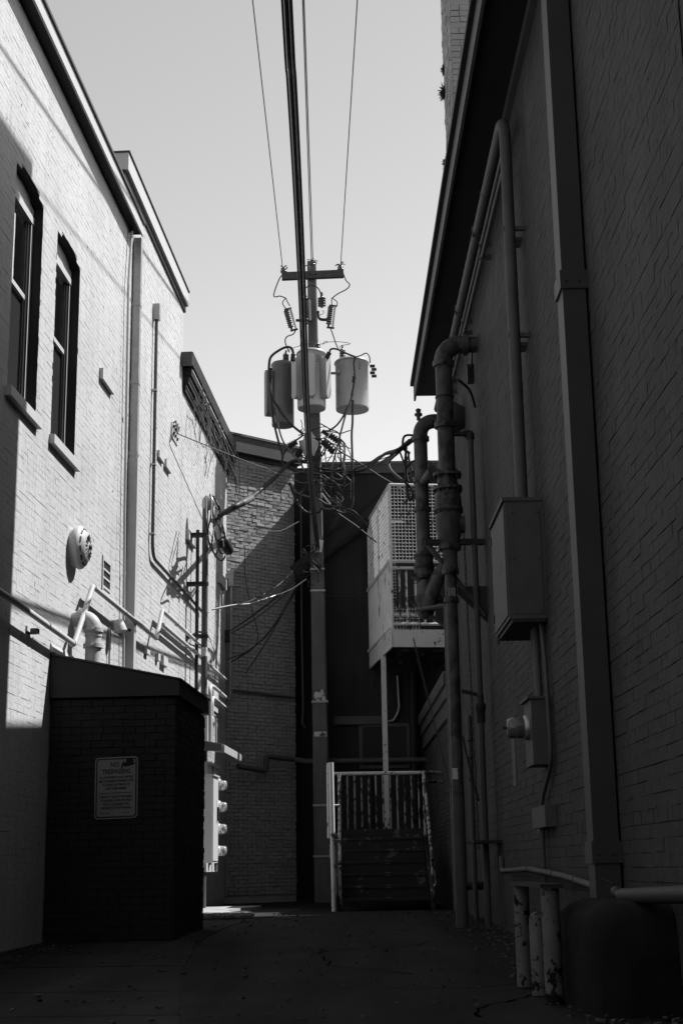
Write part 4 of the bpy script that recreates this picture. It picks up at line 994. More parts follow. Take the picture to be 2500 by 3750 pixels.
def gong2():
    c = RW.P(17.6, RW.hit(1606, 1560, -.3)[1], -.18)
    o = thing('fire_alarm_gong', 'shaded fire alarm gong half hidden behind the near riser', 'alarm gong', c)
    MB().lathe(RW.P(17.6, c.z, -.001), -NR, [(0, .14), (.1, .2), (.18, .235), (.21, .23), (.27, .16), (.28, 0)], 28).build('shell', 'grey_pipe', o)
    MB().lathe(RW.P(17.6, c.z, -.281), -NR, [(0, .03), (.03, .02)], 10).build('hub', 'iron', o)
gong2()
run('trim_pipe', [RW.P(16.9, .15, -.14), RW.P(16.9, 2.5, -.14)], .03, 'grey_pipe', 'straight grey pipe with small valve left of the near riser', 'pipe', straps=[(RW.P(16.9, 2.0, -.14), ZZ), (RW.P(16.9, 2.2, -.14), ZZ), (RW.P(16.9, 1.75, -.14), ZZ)])
run('overflow_pipe', [RW.P(17.1, .13, -.3), RW.P(17.1, .55, -.3), RW.P(17.1, .55, -.001)], .05, 'iron', 'short dark overflow pipe bending out of the wall near the ground', 'pipe', .1)
run('loop_hose', [RW.at(1675, 1390, -.3), RW.at(1720, 1425, -.12), RW.at(1738, 1490, -.03)], .016, 'rubber', 'black hose curving from the near riser to the wall', 'hose', .4)
run('wall_cable', [RW.at(1722, 1235, -.03), RW.at(1728, 1300, -.03), RW.at(1725, 1345, -.03)], .012, 'rubber', 'thin black cable hanging above the small wall box', 'cable', .1)
tag(MB().box(RW.at(1721, 1370, -.04), (.04, .05, .11)).build('junction_box', 'iron', None), 'small dark junction box under the riser elbow', 'junction box')
def chain(p0, p1, sag, label):
    o = MB(); n = 60; p0, p1 = Vector(p0), Vector(p1)
    for k in range(n):
        t = (k+.5)/n; c = p0.lerp(p1, t)-ZZ*sag*4*t*(1-t); d = ((p1-p0)/n); d = d-ZZ*sag*4*(1-2*t)/n; h = d.length*.62; d.normalize()
        e = d.orthogonal().normalized(); f = d.cross(e)
        if k % 2: e, f = f, e
        ring = [c+d*h*cos(q)+e*.013*sin(q) for q in [2*pi*j/8 for j in range(9)]]
        o.tube(ring, .0045, 4, False)
    return tag(o.build('chain', 'iron', None), label, 'chain')
chain(RW.P(15.6, 4.4, -.25), RW.P(15.5, .95, -.22), 0, 'long iron chain hanging straight beside the near riser')
chain(RW.P(15.7, 2.15, -.33), RW.P(15.5, 1.45, -.2), .05, 'short slack chain looped round the near riser')
chain(RW.P(19.9, 3.9, -.6), RW.P(17.4, 1.5, -.3), .02, 'slanting chain hanging from the far riser')
tag(MB().pbox(RW, 15.2, 15.75, 1.0, 1.03, -.3, -.001).build('pipe_hanger', 'iron', None), 'flat iron pipe hanger low on the grey wall', 'bracket')
# ------------------------------------------------------------------ balcony
def balcony():
    Yn = 24.5; N = yp(1425, 1775, Yn); az = radians(-7.03); U = Vector((sin(az), cos(az), 0)); X = Vector((cos(az), -sin(az), 0))
    zt = N.z; zf = yp(1427, 2310, Yn).z; zm = yp(1427, 2055, Yn).z; zu = yp(1427, 2370, Yn).z; D = 2.76; W = 1.2
    o = thing('steel_balcony', 'peeling white steel balcony caged in wire mesh above the stairs', 'balcony', Vector((N.x, N.y, zu)))
    P = lambda x, y, z: Vector((N.x, N.y, z))+X*x+U*y
    bar = lambda p, q, rad, name, m='peel_light': MB().tube([p, q], rad, 8).build(name, m, o)
    def flat(x0, x1, y0, y1, z0, z1, name, m, par=o):
        return MB().hexa([P(x0, y0, z0), P(x1, y0, z0), P(x1, y1, z0), P(x0, y1, z0), P(x0, y0, z1), P(x1, y0, z1), P(x1, y1, z1), P(x0, y1, z1)]).build(name, m, par)
    flat(0, W, 0, D, zu+.12, zf, 'deck', 'peel_dark'); flat(-.02, W, -.03, -.003, zu, zf+.02, 'front_fascia', 'peel_light'); flat(-.03, -.003, -.03, D, zu, zf+.02, 'side_fascia', 'peel_light')
    for y in (.5, 1.3, 2.1): flat(.03, W, y, y+.05, zu+.0, zu+.115, 'joist', 'peel_dark')
    fr = .028
    for x, y in ((0, 0), (0, D)): bar(P(x, y, zf), P(x, y, zt), fr, 'corner_post')
    bar(P(0, 0, zt), P(W, 0, zt), fr, 'top_rail'); bar(P(0, 0, zt), P(0, D, zt), fr, 'top_rail'); bar(P(0, D, zt), P(W, D, zt), fr, 'top_rail')
    bar(P(0, 0, zm), P(W, 0, zm), fr, 'middle_rail'); bar(P(0, 0, zm-.12), P(W, 0, zm-.12), fr*.9, 'middle_rail'); bar(P(-.03, 0, zm), P(-.03, D, zm), fr*1.2, 'middle_rail')
    bar(P(0, 0, zf+.12), P(W, 0, zf+.12), fr*.9, 'bottom_rail'); bar(P(-.04, 0, zf+.05), P(-.04, D, zf+.05), fr, 'bottom_rail')
    bar(P(0, D*.5, zf), P(0, D*.5, zt), fr*.8, 'side_post')
    def mesh(o3, e1, l1, e2, l2, step, rad, name, m='peel_light'):
        mb = MB(); n1 = int(l1/step); n2 = int(l2/step)
        for i in range(n1+1): mb.tube([o3+e1*(i*step), o3+e1*(i*step)+e2*l2], rad, 4)
        for i in range(n2+1): mb.tube([o3+e2*(i*step), o3+e2*(i*step)+e1*l1], rad, 4)
        return mb.build(name, m, o)
    mesh(P(.02, 0, zm+.02), X, W, ZZ, zt-zm-.03, .062, .0055, 'front_mesh')
    mesh(P(.02, D, zf+.05), X, W, ZZ, zt-zf-.08, .062, .0055, 'rear_mesh')
    mesh(P(.02, D*.98, zf), X, W, ZZ, .9, .062, .0055, 'rear_mesh')
    mesh(P(0, .02, zm+.02), U, D-.04, ZZ, zt-zm-.03, .085, .0055, 'side_mesh')
    # corrugated panel on the side below the middle rail
    mb = MB(); n = 56
    for k in range(n):
        y0, y1 = D*k/n, D*(k+1)/n; s0, s1 = (.0, .022) if k % 2 == 0 else (.022, .0)
        mb.hexa([P(-.012-s0, y0, zf+.03), P(-.012-s1, y1, zf+.03), P(-.006-s1, y1, zf+.03), P(-.006-s0, y0, zf+.03), P(-.012-s0, y0, zm-.02), P(-.012-s1, y1, zm-.02), P(-.006-s1, y1, zm-.02), P(-.006-s0, y0, zm-.02)])
    mb.build('corrugated_panel', 'peel_streak', o)
    for x in (.14, .26, .42, .58, .74): bar(P(x, .02, zf+.12), P(x, .02, zm-.12), .016, 'baluster', 'peel')
    for y in (0, .26): bar(P(.24, D-.05, zf), P(.24, D-.05, zt-.6), .05, 'door_frame')
    bar(P(.02, D-.05, zt-.6), P(.26, D-.05, zt-.6), .045, 'door_frame')
    bar(P(.0, D-.04, zf+.75), P(W, D-.04, zf+.75), .04, 'rear_rail')
    # supporting post and a beam into the wall behind
    pt = yp(1404, 2460, 25.6); pt2 = Vector((pt.x, pt.y, .35)); MB().box((pt+pt2)*.5+ZZ*.1, (.045, .045, (pt.z-pt2.z)/2+.2)).build('post', 'peel_light', o)
    flat(W-.06, W+.06, 0, D, zu, zf, 'wall_beam', 'peel_dark')
balcony()
# ------------------------------------------------------------------ stairs and landing
def stairs():
    Y0, Y1, Y2 = 21.3, 22.9, 24.4; gz = g(0, 21); x0, x1 = -.15, 1.22; zl = 1.22; n = 6
    o = thing('steel_stairs', 'peeling painted steel stairs leading up to a railed landing', 'stairs', (x0, Y0, gz))
    for k in range(n):
        y = Y0+(Y1-Y0)*k/n; z = gz+(zl-gz)*(k+1)/n
        MB().box(((x0+x1)/2, y+.14, z-.02), ((x1-x0)/2-.03, .15, .018)).build('tread', 'peel_dark', o)
        MB().box(((x0+x1)/2, y+.285, z+(zl-gz)/n/2-.02), ((x1-x0)/2-.03, .006, (zl-gz)/n/2-.021)).build('riser', 'peel_dark', o)
    for x in (x0, x1):
        MB().prism([(x-.015, Y0-.1, gz), (x-.015, Y0-.1, gz+.22), (x-.015, Y1, zl+.03), (x-.015, Y1+.02, zl-.25), (x-.015, Y0+.12, gz)], (.03, 0, 0)).build('stringer', 'peel_dark', o)
    lx = x0-.12
    MB().box(((lx+x1)/2, (Y1+Y2)/2, zl-.05), ((x1-lx)/2, (Y2-Y1)/2, .045)).build('landing', 'peel_dark', o)
    MB().box((lx+.02, (Y1+Y2)/2, zl-.20), (.02, (Y2-Y1)/2, .1)).build('landing_beam', 'peel', o)
    for x, y in ((lx+.03, Y2-.05), (x1-.05, Y2-.05)): MB().tube([(x, y, gz), (x, y, zl-.1)], .04, 8).build('landing_leg', 'peel_dark', o)
    rl = MB(); zr = zl+1.09
    tb = lambda p, q, rad, name, m='peel', par=o: MB().tube([p, q], rad, 10).build(name, m, par)
    tb((lx, Y2, zr), (x1+.05, Y2, zr), .030, 'top_rail', 'peel_light'); tb((lx, Y2, zl+.08), (x1+.05, Y2, zl+.08), .026, 'bottom_rail')
    for k in range(13):
        x = lx+.06+(x1+.05-lx-.1)*k/12; tb((x, Y2, zl+.08), (x, Y2, zr), .017, 'baluster')
    tb((x0-.04, Y0-.05, gz-.02), (x0-.06, Y0-.05, gz+2.12), .036, 'newel_post', 'peel_light')
    # left side guard of the landing, corrugated
    mb = MB(); m = 20; yA, yB = Y1-.2, Y2
    for k in range(m):
        y_0, y_1 = yA+(yB-yA)*k/m, yA+(yB-yA)*(k+1)/m; s0, s1 = (0, .018) if k % 2 == 0 else (.018, 0)
        mb.hexa([(lx-s0, y_0, zl+.03), (lx-s1, y_1, zl+.03), (lx-s1+.005, y_1, zl+.03), (lx-s0+.005, y_0, zl+.03), (lx-s0, y_0, zr+.02), (lx-s1, y_1, zr+.02), (lx-s1+.005, y_1, zr+.02), (lx-s0+.005, y_0, zr+.02)])
    mb.build('corrugated_guard', 'peel_streak', o)
    tb((lx, yA, zl), (lx, yA, zr+.06), .028, 'guard_post', 'peel_light'); tb((lx, yA, zr+.04), (lx, yB, zr+.02), .026, 'guard_rail', 'peel_light')
    for i, x in enumerate((x0+.05, x1+.02)):
        for j, dz in enumerate((1.0, .62) if i else (.9,)):
            tb((x+.03*j, Y0-.05, gz+dz-.30), (x+.03*j, Y1, zl+dz), .026, 'handrail', 'peel')
        tb((x, Y0, gz), (x, Y0, gz+.72), .026, 'rail_post', 'peel'); tb((x, Y1, zl), (x, Y1, zl+1.0), .026, 'rail_post', 'peel')
    tb((x1, Y1, zl+1.0), (x1+.35, Y1+.3, zl+1.0), .03, 'wall_rail', 'peel'); tb((x1, Y1, zl+.86), (x1+.35, Y1+.2, zl+.86), .026, 'wall_rail', 'peel')
    for k in range(3): tb((x0-.05, Y0-.05, gz+.5+.5*k), (x0+.05, Y0, gz+.5+.5*k), .014, 'rail_bracket', 'peel')
stairs()
# long sprinkler main low across the back
run('cross_main', [BWL.P(B0+.1, 2.62, .25), BWL.P(B0+.75, 2.55, .25), BWL.P(B0+.76, 2.83, .25), BWL.P(B0+1.45, 2.79, .25), (-.75, 27.15, 2.72), (1.9, 27.15, 2.72)], .05, 'grey_pipe', 'long pale horizontal pipe crossing behind the utility pole', 'pipe', .06)
run('thin_main', [BWL.P(B0+.15, 4.05, .06), BWL.P(B0+1.6, 4.0, .06)], .022, 'grey_pipe', 'thin horizontal pipe higher on the shaded end wall', 'pipe')
run('corner_cable', [BWL.at(1102, 1800, .05), BWL.at(1105, 2300, .05), BWL.at(1110, 2600, .05), BWL.at(1106, 2650, .08), BWL.at(1118, 2665, .08)], .02, 'cable_grey', 'grey cable running down the corner behind the pole', 'cable', .1)
# ------------------------------------------------------------------ utility pole
PY = 26.9
def c3(k, x, y, Y=PY): return yp(*px(k, x, y), Y)
def pole():
    b = Vector((yp(1185, 3290, PY).x, PY, g(0, PY))); t = yp(1141, 962, PY); zt = t.z
    o = thing('utility_pole', 'tapered square concrete utility pole carrying transformers at the end of the alley', 'utility pole', b)
    mb = MB(); n = 14; vs = []
    for k in range(n+1):
        q = k/n; z = b.z-.3+(zt-b.z+.3)*q; x = b.x+(t.x-b.x)*q; h = (.165*(1-q)+.090*q); e = h*.22
        for dx, dy in ((-h+e, -h), (h-e, -h), (h, -h+e), (h, h-e), (h-e, h), (-h+e, h), (-h, h-e), (-h, -h+e)): vs.append((x+dx, PY+dy, z))
    fs = [(k*8+j, k*8+(j+1) % 8, k*8+8+(j+1) % 8, k*8+8+j) for k in range(n) for j in range(8)]
    mb.add(vs, fs+[tuple(range(n*8, n*8+8))]); mb.build('shaft', 'pole_concrete', o)
    def ax(z): q = (z-b.z)/(zt-b.z); return b.x+(t.x-b.x)*q, .165*(1-q)+.090*q
    for y in (2167, 2088, 2572, 2950, 3136):
        z = yp(1170, y, PY).z; x, h = ax(z); MB().box((x, PY, z), (h+.012, h+.012, .018)).build('steel_band', 'galv', o)
    for y0, y1, m_ in ((2528, 2568, 'poster'), (2682, 2700, 'poster')):
        z0, z1 = yp(1170, y1, PY).z, yp(1170, y0, PY).z; x, h = ax(z0); MB().box((x, PY-h-.004, (z0+z1)/2), (h*.8, .002, (z1-z0)/2)).build('torn_poster', m_, o)
    z = yp(1190, 2010, PY).z; x, h = ax(z)
    MB().box((x+.03, PY-h-.09, z), (.06, .06, .12), (Vector((cos(.5), sin(.5), 0)), Vector((-sin(.5), cos(.5), 0)), Vector((.15, 0, 1)).normalized())).build('splice_box', 'meter_grey', o)
    # crossarm
    l_, r_ = c3('D', 345, 425, PY-.16), c3('D', 935, 400, PY-.16); d = (r_-l_).normalized(); c = (l_+r_)*.5
    arm = MB().box(c, ((r_-l_).length/2, .05, .075), (d, Vector((0, 1, 0)), d.cross(Vector((0, 1, 0))))).build('crossarm', 'arm_wood', o)
    for dx in (-.06, .06): MB().lathe(c+Vector((dx, -.05, 0)), (0, -1, 0), [(0, .02), (.02, .015)], 8).build('bolt', 'iron', arm)
    for k, p in enumerate((c3('D', 362, 375, PY-.16), c3('D', 905, 355, PY-.16), c3('D', 632, 310, PY-.05))):
        ins = MB().lathe(p-ZZ*.08, ZZ, [(0, .02), (.04, .02), (.045, .06), (.08, .07), (.09, .045), (.11, .06), (.15, .05), (.16, .03)], 14).build('pin_insulator', 'porcelain', arm)
        rr = random.Random(k)
        for j in range(7):
            q = p+ZZ*.08; e = q+Vector((rr.uniform(-.12, .12), rr.uniform(-.1, .1), rr.uniform(-.02, .08)))
            MB().tube([q, (q+e)*.5+ZZ*.02, e], .008, 5).build('tie_wire', 'iron', ins)
    return b, ax
defm('poster', .5, rough=.8, var=.15, spots=.09, sscale=11, sthr=.5)
PB, PAX = pole()
def transformer(name, label, cx, ytop, ybot, wpx, Y, m, fins=None, bush=()):
    t, b = yp(cx, ytop, Y), yp(cx, ybot, Y); h = t.z-b.z; dpt = proj(b)[2]; rad = wpx/2*dpt/F; c = Vector((t.x, Y, b.z))
    o = thing(name, label, 'transformer', c, 'pole transformers')
    MB().lathe(c, ZZ, [(0, rad*.94), (.0, rad*.98), (.03, rad), (h*.93, rad), (h*.935, rad*1.03), (h*.95, rad*1.03)], 32).build('tank', m, o)
    MB().lathe(c+ZZ*(h*.95), ZZ, [(0, rad*1.05), (.03, rad*1.05), (.06, rad*.95), (.10, rad*.5), (.11, 0)], 32).build('lid', m, o)
    MB().tube([c+ZZ*(h*.945)+Vector((0, 0, 0)), c+ZZ*(h*.96)], rad*1.065, 32).build('lid_band', 'tank_dark', o)
    if fins:
        for t0 in fins:
            d = Vector((sin(t0), -cos(t0), 0)); e = Vector((d.y, -d.x, 0)); base = c+d*(rad+.075); z0, z1 = h*.18, h*.80
            for k in range(-1, 2):
                q = base+e*.0+d*(.05*k); hw = .075; pts = []
                for j in range(9): a_ = pi*j/8; pts.append(q+e*hw*cos(a_)+ZZ*(z1+hw*sin(a_)))
                for j in range(9): a_ = pi+pi*j/8; pts.append(q+e*hw*cos(a_)+ZZ*(z0+hw*sin(a_)))
                MB().prism([p-d*.016 for p in pts], d*.032).build('radiator_fin', m, o)
            for zz in (z0, z1): MB().tube([c+d*rad*.95+ZZ*zz, base+d*.05+ZZ*zz], .03, 8).build('header', m, o)
    for ang, rr, hh in bush:
        q = c+ZZ*(h*.95+.03)+Vector((sin(ang), -cos(ang), 0))*rad*rr; pr = [(0, .04)]
        for k in range(4): pr += [(.03+hh*k/4, .035), (.04+hh*k/4, .065), (.06+hh*k/4, .06), (.065+hh*k/4, .03)]
        pr += [(.05+hh, .02), (.12+hh, .015)]
        MB().lathe(q, ZZ, pr, 12).build('bushing', 'porcelain', o)
    for dz in (.3, .75): MB().box(c+Vector((0, rad+.03, h*dz)), (.12, .06, .03)).build('hanger', 'tank_dark', o)
    for k in range(3):
        q = c+ZZ*(h*(.86-.05*k))+Vector((sin(.5), -cos(.5), 0))*rad; MB().lathe(q, (sin(.5), -cos(.5), 0), [(0, .02), (.02, .015)], 8).build('stud', 'tank_dark', o)
    return o, c, h, rad
T2 = transformer('pole_transformer', 'front transformer with three vertical radiator fins on the pole', 1139, 1290, 1498, 104, PY-.52, 'tank', fins=(-.95, 0, .95), bush=((-.9, .6, .22), (.8, .6, .12)))
T1 = transformer('pole_transformer', 'dark left transformer hanging lowest on the pole', 1035, 1330, 1560, 82, PY-.10, 'tank_dark', fins=(-1.2,), bush=((.6, .55, .15),))
T3 = transformer('pole_transformer', 'smooth drum right transformer catching the sun', 1287, 1325, 1502, 122, PY-.12, 'tank', bush=((-.9, .7, .2),))
def tlugs():
    c, h, rad = T3[1:]
    o = MB()
    p = c3('D', 1210, 1330, c.y-.1)
    for k in range(4): o.box(p+Vector((.03*(k % 2), 0, .07*(1.5-k))), (.05, .02, .025))
    tag(o.build('terminal_lug', 'iron', None, p), 'black terminal lugs on the side of the right transformer', 'terminal')
    tag(MB().box(c3('D', 855, 1350, c.y-.25), (.10, .02, .02)).build('mounting_bar', 'tank_dark', None), 'steel bar between the front and right transformers', 'bracket')
    text3('6', c3('D', 862, 1345, c.y-rad*.9)+Vector((.05, 0, 0)), Vector((1, 0, 0)), ZZ, .12, 'white_trim', T3[0])
tlugs()
def cutout(k, x0, y0, x1, y1, Y, label):
    a, b = c3(k, x0, y0, Y), c3(k, x1, y1, Y); d = (b-a); L_ = d.length; d.normalize(); e = Vector((d.z, 0, -d.x))
    o = thing('fuse_cutout', label, 'fuse cutout', b, 'fuse cutouts below the crossarm')
    MB().tube([a-e*.04, b-e*.04], .022, 8).build('fuse_tube', 'tank', o)
    pr = [(0, .02)]
    for j in range(9): pr += [(.03+(L_-.08)*j/9, .025), (.035+(L_-.08)*j/9, .058), (.05+(L_-.08)*j/9, .055), (.055+(L_-.08)*j/9, .025)]
    pr += [(L_, .02)]
    MB().lathe(a+e*.05, d, pr, 12).build('insulator', 'porcelain', o)
    for q in (a, b): MB().tube([q-e*.07, q+e*.08], .022, 6).build('end_clamp', 'iron', o)
    return o
cutout('D', 405, 735, 465, 935, PY-.25, 'tilted fuse cutout left of the pole'); cutout('D', 835, 705, 812, 915, PY-.25, 'fuse cutout right of the pole'); cutout('D', 590, 640, 598, 850, PY-.3, 'upright fuse cutout against the pole')
def arrester():
    p = c3('D', 727, 715, PY-.2); pr = [(0, .02)]
    for j in range(4): pr += [(.03+.05*j, .03), (.035+.05*j, .085), (.05+.05*j, .08), (.055+.05*j, .03)]
    tag(MB().lathe(p-ZZ*.02, ZZ, pr+[(.26, .03), (.33, .02)], 14).build('surge_arrester', 'porcelain', None), 'stubby ribbed surge arrester right of the pole', 'arrester')
    a = c3('D', 480, 845, PY-.2); b = c3('D', 600, 845, PY-.15)
    tag(MB().tube([a, b], .03, 8).build('cutout_bracket', 'iron', None), 'steel bracket holding the left fuse cutout', 'bracket')
    tag(MB().tube(fillet([c3('D', 690, 760, PY-.12), c3('D', 700, 838, PY-.18), c3('D', 800, 838, PY-.22)], .08), .03, 8).build('cutout_bracket', 'iron', None), 'bent steel bracket holding the right fuse cutout', 'bracket')
arrester()
def lamp():
    p = c3('E', 605, 640, PY-.4)
    o = thing('street_lamp', 'bucket shaped street lamp hanging on the pole below the transformers', 'street lamp', p)
    MB().lathe(p+ZZ*.07, -ZZ, [(0, .05), (.06, .085), (.1, .10), (.16, .12), (.2, .17), (.24, .185)], 20).build('housing', 'tank', o)
    MB().lathe(p-ZZ*.17, -ZZ, [(0, .178), (.04, .17), (.22, .105), (.25, .09)], 20).build('refractor', 'tank', o)
    MB().lathe(p-ZZ*.42, -ZZ, [(0, .088), (.03, .08), (.04, 0)], 16).build('lower_ring', 'iron', o)
    MB().tube(fillet([p+ZZ*.02, p+Vector((.05, .15, .05)), p+Vector((.12, .33, .02))], .08), .03, 8).build('arm', 'galv', o)
lamp()
# ------------------------------------------------------------------ wires
def wire(pts, rad, m, label, name='cable', cat='cable', group=None, k=5, n=6):
    return tag(MB().tube(crom(pts, k), rad, n).build(name, m, None), label, cat, group)
def overhead(p0, x1, z1, label, rad, m='iron', name='overhead_wire', sag=.0):
    d = ray(*x1); q = Vector(EYE+d*((z1-CZ)/d[2])); e = q+(q-p0)*1.7; pts = [p0+(e-p0)*t+ZZ*(-sag*4*t*(1-t)) for t in [i/16 for i in range(17)]]
    # keep the sight line through x1 exact
    return wire(pts, rad, m, label, name, 'overhead wire', 'wires running overhead along the alley', 1)
A1_, A2_, A3_ = c3('D', 350, 325, PY-.16), c3('D', 908, 300, PY-.16), c3('D', 628, 285, PY-.05)
overhead(A1_, (925, 0), 12.4, 'thin overhead wire from the left end of the crossarm', .009)
overhead(A2_, (1308, 0), 12.4, 'thin overhead wire from the right end of the crossarm', .009)
overhead(A3_, (1108, 0), 12.3, 'paired overhead wire from the pole top, left strand', .010, 'cable_grey')
overhead(A3_+Vector((.03, 0, 0)), (1113, 0), 12.3, 'paired overhead wire from the pole top, right strand', .010, 'cable_grey')
def bundle():
    e = yp(1162, 2005, PY-.28); zz = e.z
    for k, (dx, dz, rad, lab) in enumerate(((0, 0, .020, 'thick black communications cable swooping over the alley to the pole'), (.035, -.02, .014, 'thinner black cable lashed to the thick communications cable, right side'), (-.03, -.03, .010, 'thin black cable lashed to the thick communications cable, left side'))):
        pts = []
        for x, y in ((1048, 0), (1065, 280), (1083, 600), (1102, 1000), (1122, 1500), (1141, 1800)):
            d = ray(x, y); Y = (zz+.45-CZ-(.45*(y/2005)))/d[2]*d[1]; p = Vector(EYE+d*(Y/d[1])); pts.append(p+Vector((dx, 0, dz)))
        dv = pts[0]-pts[1]; pts = [pts[0]+dv*6+ZZ*1.0]+pts+[e+Vector((dx, 0, dz)), yp(1166, 2090, PY-.24)+Vector((dx, 0, 0))]
        wire(pts, rad, 'rubber', lab, 'communications_cable', 'overhead wire', 'wires running overhead along the alley', 4, 8)
bundle()
def W(k, pts, rad, label, Y=PY-.35, m='rubber', cat='cable', group=None, name='cable', kk=5):
    P_ = []
    for q in pts: P_.append(c3(k, q[0], q[1], q[2] if len(q) > 2 else Y))
    return wire(P_, rad, m, label, name, cat, group, kk)
JG = 'jumper wires between crossarm, fuses and transformers'
W('D', [(365, 395), (320, 450), (267, 608), (330, 612), (382, 632)], .012, 'jumper wire from the left crossarm end to the left fuse', PY-.2, group=JG, name='jumper_wire')
W('D', [(382, 632), (352, 670), (365, 710), (390, 735)], .010, 'short loop at the top of the left fuse, outer side', PY-.25, group=JG, name='jumper_wire')
W('D', [(382, 632), (400, 670), (422, 708)], .010, 'short straight lead at the top of the left fuse', PY-.25, group=JG, name='jumper_wire')
W('D', [(930, 390), (960, 465), (993, 500), (965, 545), (880, 590), (825, 632)], .012, 'wavy jumper wire from the right crossarm end to the right fuse', PY-.2, group=JG, name='jumper_wire')
W('D', [(825, 632), (870, 665), (872, 700), (845, 740)], .010, 'loop beside the top of the right fuse', PY-.25, group=JG, name='jumper_wire')
W('D', [(822, 632), (820, 665), (824, 700)], .010, 'short lead into the top of the right fuse', PY-.25, group=JG, name='jumper_wire')
W('D', [(548, 340), (580, 320), (603, 330), (612, 350)], .010, 'wire looping round the pole head', PY-.2, group=JG, name='jumper_wire')
W('D', [(556, 335), (567, 440), (548, 572), (585, 618)], .011, 'jumper wire dropping left of the pole head to the middle fuse', PY-.25, group=JG, name='jumper_wire')
W('D', [(548, 572), (585, 525), (640, 508), (700, 550), (727, 635)], .012, 'arched jumper wire crossing the pole to the surge arrester', PY-.3, group=JG, name='jumper_wire')
W('D', [(480, 930), (455, 975), (395, 1000), (376, 1040), (390, 1095), (418, 1150)], .012, 'curved jumper wire from the left fuse to the left transformer', PY-.2, group=JG, name='jumper_wire')
W('D', [(810, 920), (832, 980), (855, 1050), (882, 1115)], .012, 'straight jumper wire from the right fuse to the right transformer', PY-.2, group=JG, name='jumper_wire')
W('D', [(600, 850), (585, 880), (540, 930), (523, 1090)], .012, 'jumper wire from the middle fuse to the front transformer', PY-.4, group=JG, name='jumper_wire')
W('D', [(360, 1165), (450, 1110), (600, 1070), (730, 1070), (790, 1052), (900, 1050), (1000, 1068), (905, 1090), (910, 1130)], .006, 'thin stray ground wire linking the transformer tops', PY-.5, 'iron', group=JG, name='ground_wire')
W('D', [(735, 1075), (745, 1055), (770, 1045), (790, 1055)], .006, 'tiny loop of ground wire above the front transformer', PY-.5, 'iron', group=JG, name='ground_wire')
W('D', [(690, 795), (735, 785), (745, 755), (725, 755)], .006, 'small curl of wire under the surge arrester', PY-.2, 'iron', group=JG, name='ground_wire')
SG = 'secondary leads looping below the transformers'
W('D', [(455, 1160), (435, 1110), (390, 1100), (320, 1130), (240, 1195), (222, 1290), (225, 1420), (240, 1560)], .026, 'heavy black lead arching over the left transformer', PY-.55, group=SG, name='secondary_lead')
W('D', [(800, 1150), (815, 1120), (870, 1120), (960, 1160), (1050, 1195)], .020, 'black lead from the front to the right transformer', PY-.62, group=SG, name='secondary_lead')
W('D', [(1050, 1195), (1035, 1250), (1042, 1360), (1030, 1480), (1010, 1568)], .022, 'black lead hanging down the face of the right transformer', PY-.62, group=SG, name='secondary_lead')
W('D', [(1050, 1195), (1100, 1180), (1150, 1158), (1180, 1190), (1188, 1250)], .012, 'thin lead curving to the right transformer terminal', PY-.5, group=SG, name='secondary_lead')
W('E', [(240, 60), (245, 250), (300, 360), (420, 520), (545, 625)], .024, 'heavy lead sweeping from the left transformer to the lamp bracket', PY-.5, group=SG, name='secondary_lead')
W('E', [(240, 240), (250, 420), (300, 650), (350, 820), (345, 895)], .022, 'heavy lead dropping left of the left transformer', PY-.5, group=SG, name='secondary_lead')
W('E', [(260, 280), (300, 500), (350, 680), (430, 800), (520, 900), (560, 980)], .016, 'pale lead falling behind the left transformer to the pole', PY-.45, 'cable_grey', group=SG, name='secondary_lead')
W('E', [(1020, 240), (985, 330), (940, 440), (870, 540), (780, 605)], .018, 'lead curving from the right transformer to the dead end clamp', PY-.4, group=SG, name='secondary_lead')
W('E', [(1025, 240), (960, 420), (890, 680), (850, 840), (815, 970)], .018, 'pale straight lead slanting from the right transformer', PY-.45, 'cable_grey', group=SG, name='secondary_lead')
W('E', [(1022, 300), (1020, 510), (1012, 640), (1020, 900), (1025, 1180), (1020, 1290), (980, 1370), (920, 1380), (830, 1340)], .022, 'long black lead hanging from the right transformer into a low loop', PY-.45, group=SG, name='secondary_lead')
W('E', [(620, 470), (650, 510), (720, 530), (800, 575), (880, 610), (900, 660), (890, 720)], .012, 'looping wire right of the pole above the insulators', PY-.35, 'cable_grey', group=SG, name='secondary_lead')
TG = 'tangled service cables around the pole'
W('E', [(545, 640), (430, 725), (370, 800), (345, 890), (380, 920), (480, 880), (600, 905)], .018, 'black cable curling under the left strain insulators', PY-.4, group=TG)
W('E', [(515, 690), (520, 760), (490, 830), (520, 900), (560, 985)], .014, 'black cable dropping beside the street lamp', PY-.4, group=TG)
W('E', [(370, 920), (420, 950), (540, 1000), (700, 1000), (900, 970), (1050, 985), (1160, 950), (1260, 870), (1340, 810), (1420, 800), (1568, 680)], .030, 'thick black service bundle sagging from the pole to the right riser, lower strand', PY-.3, group=TG)
W('E', [(660, 930), (730, 960), (860, 975), (1000, 965), (1160, 945), (1280, 900), (1390, 830), (1568, 690)], .022, 'thick black service bundle from the pole to the right riser, upper strand', PY-.3, group=TG)
W('E', [(700, 990), (900, 990), (1100, 960), (1220, 880), (1300, 830), (1420, 805)], .020, 'thick black service bundle from the pole to the right riser, middle strand', PY-.33, group=TG)
W('E', [(900, 925), (1000, 935), (1110, 925), (1250, 880), (1400, 830)], .009, 'thin grey wire running above the black service bundle', PY-.3, 'cable_grey', group=TG)
W('E', [(840, 660), (930, 700), (945, 800), (930, 900), (820, 960), (720, 955)], .018, 'black loop hanging right of the strain insulators', PY-.4, group=TG)
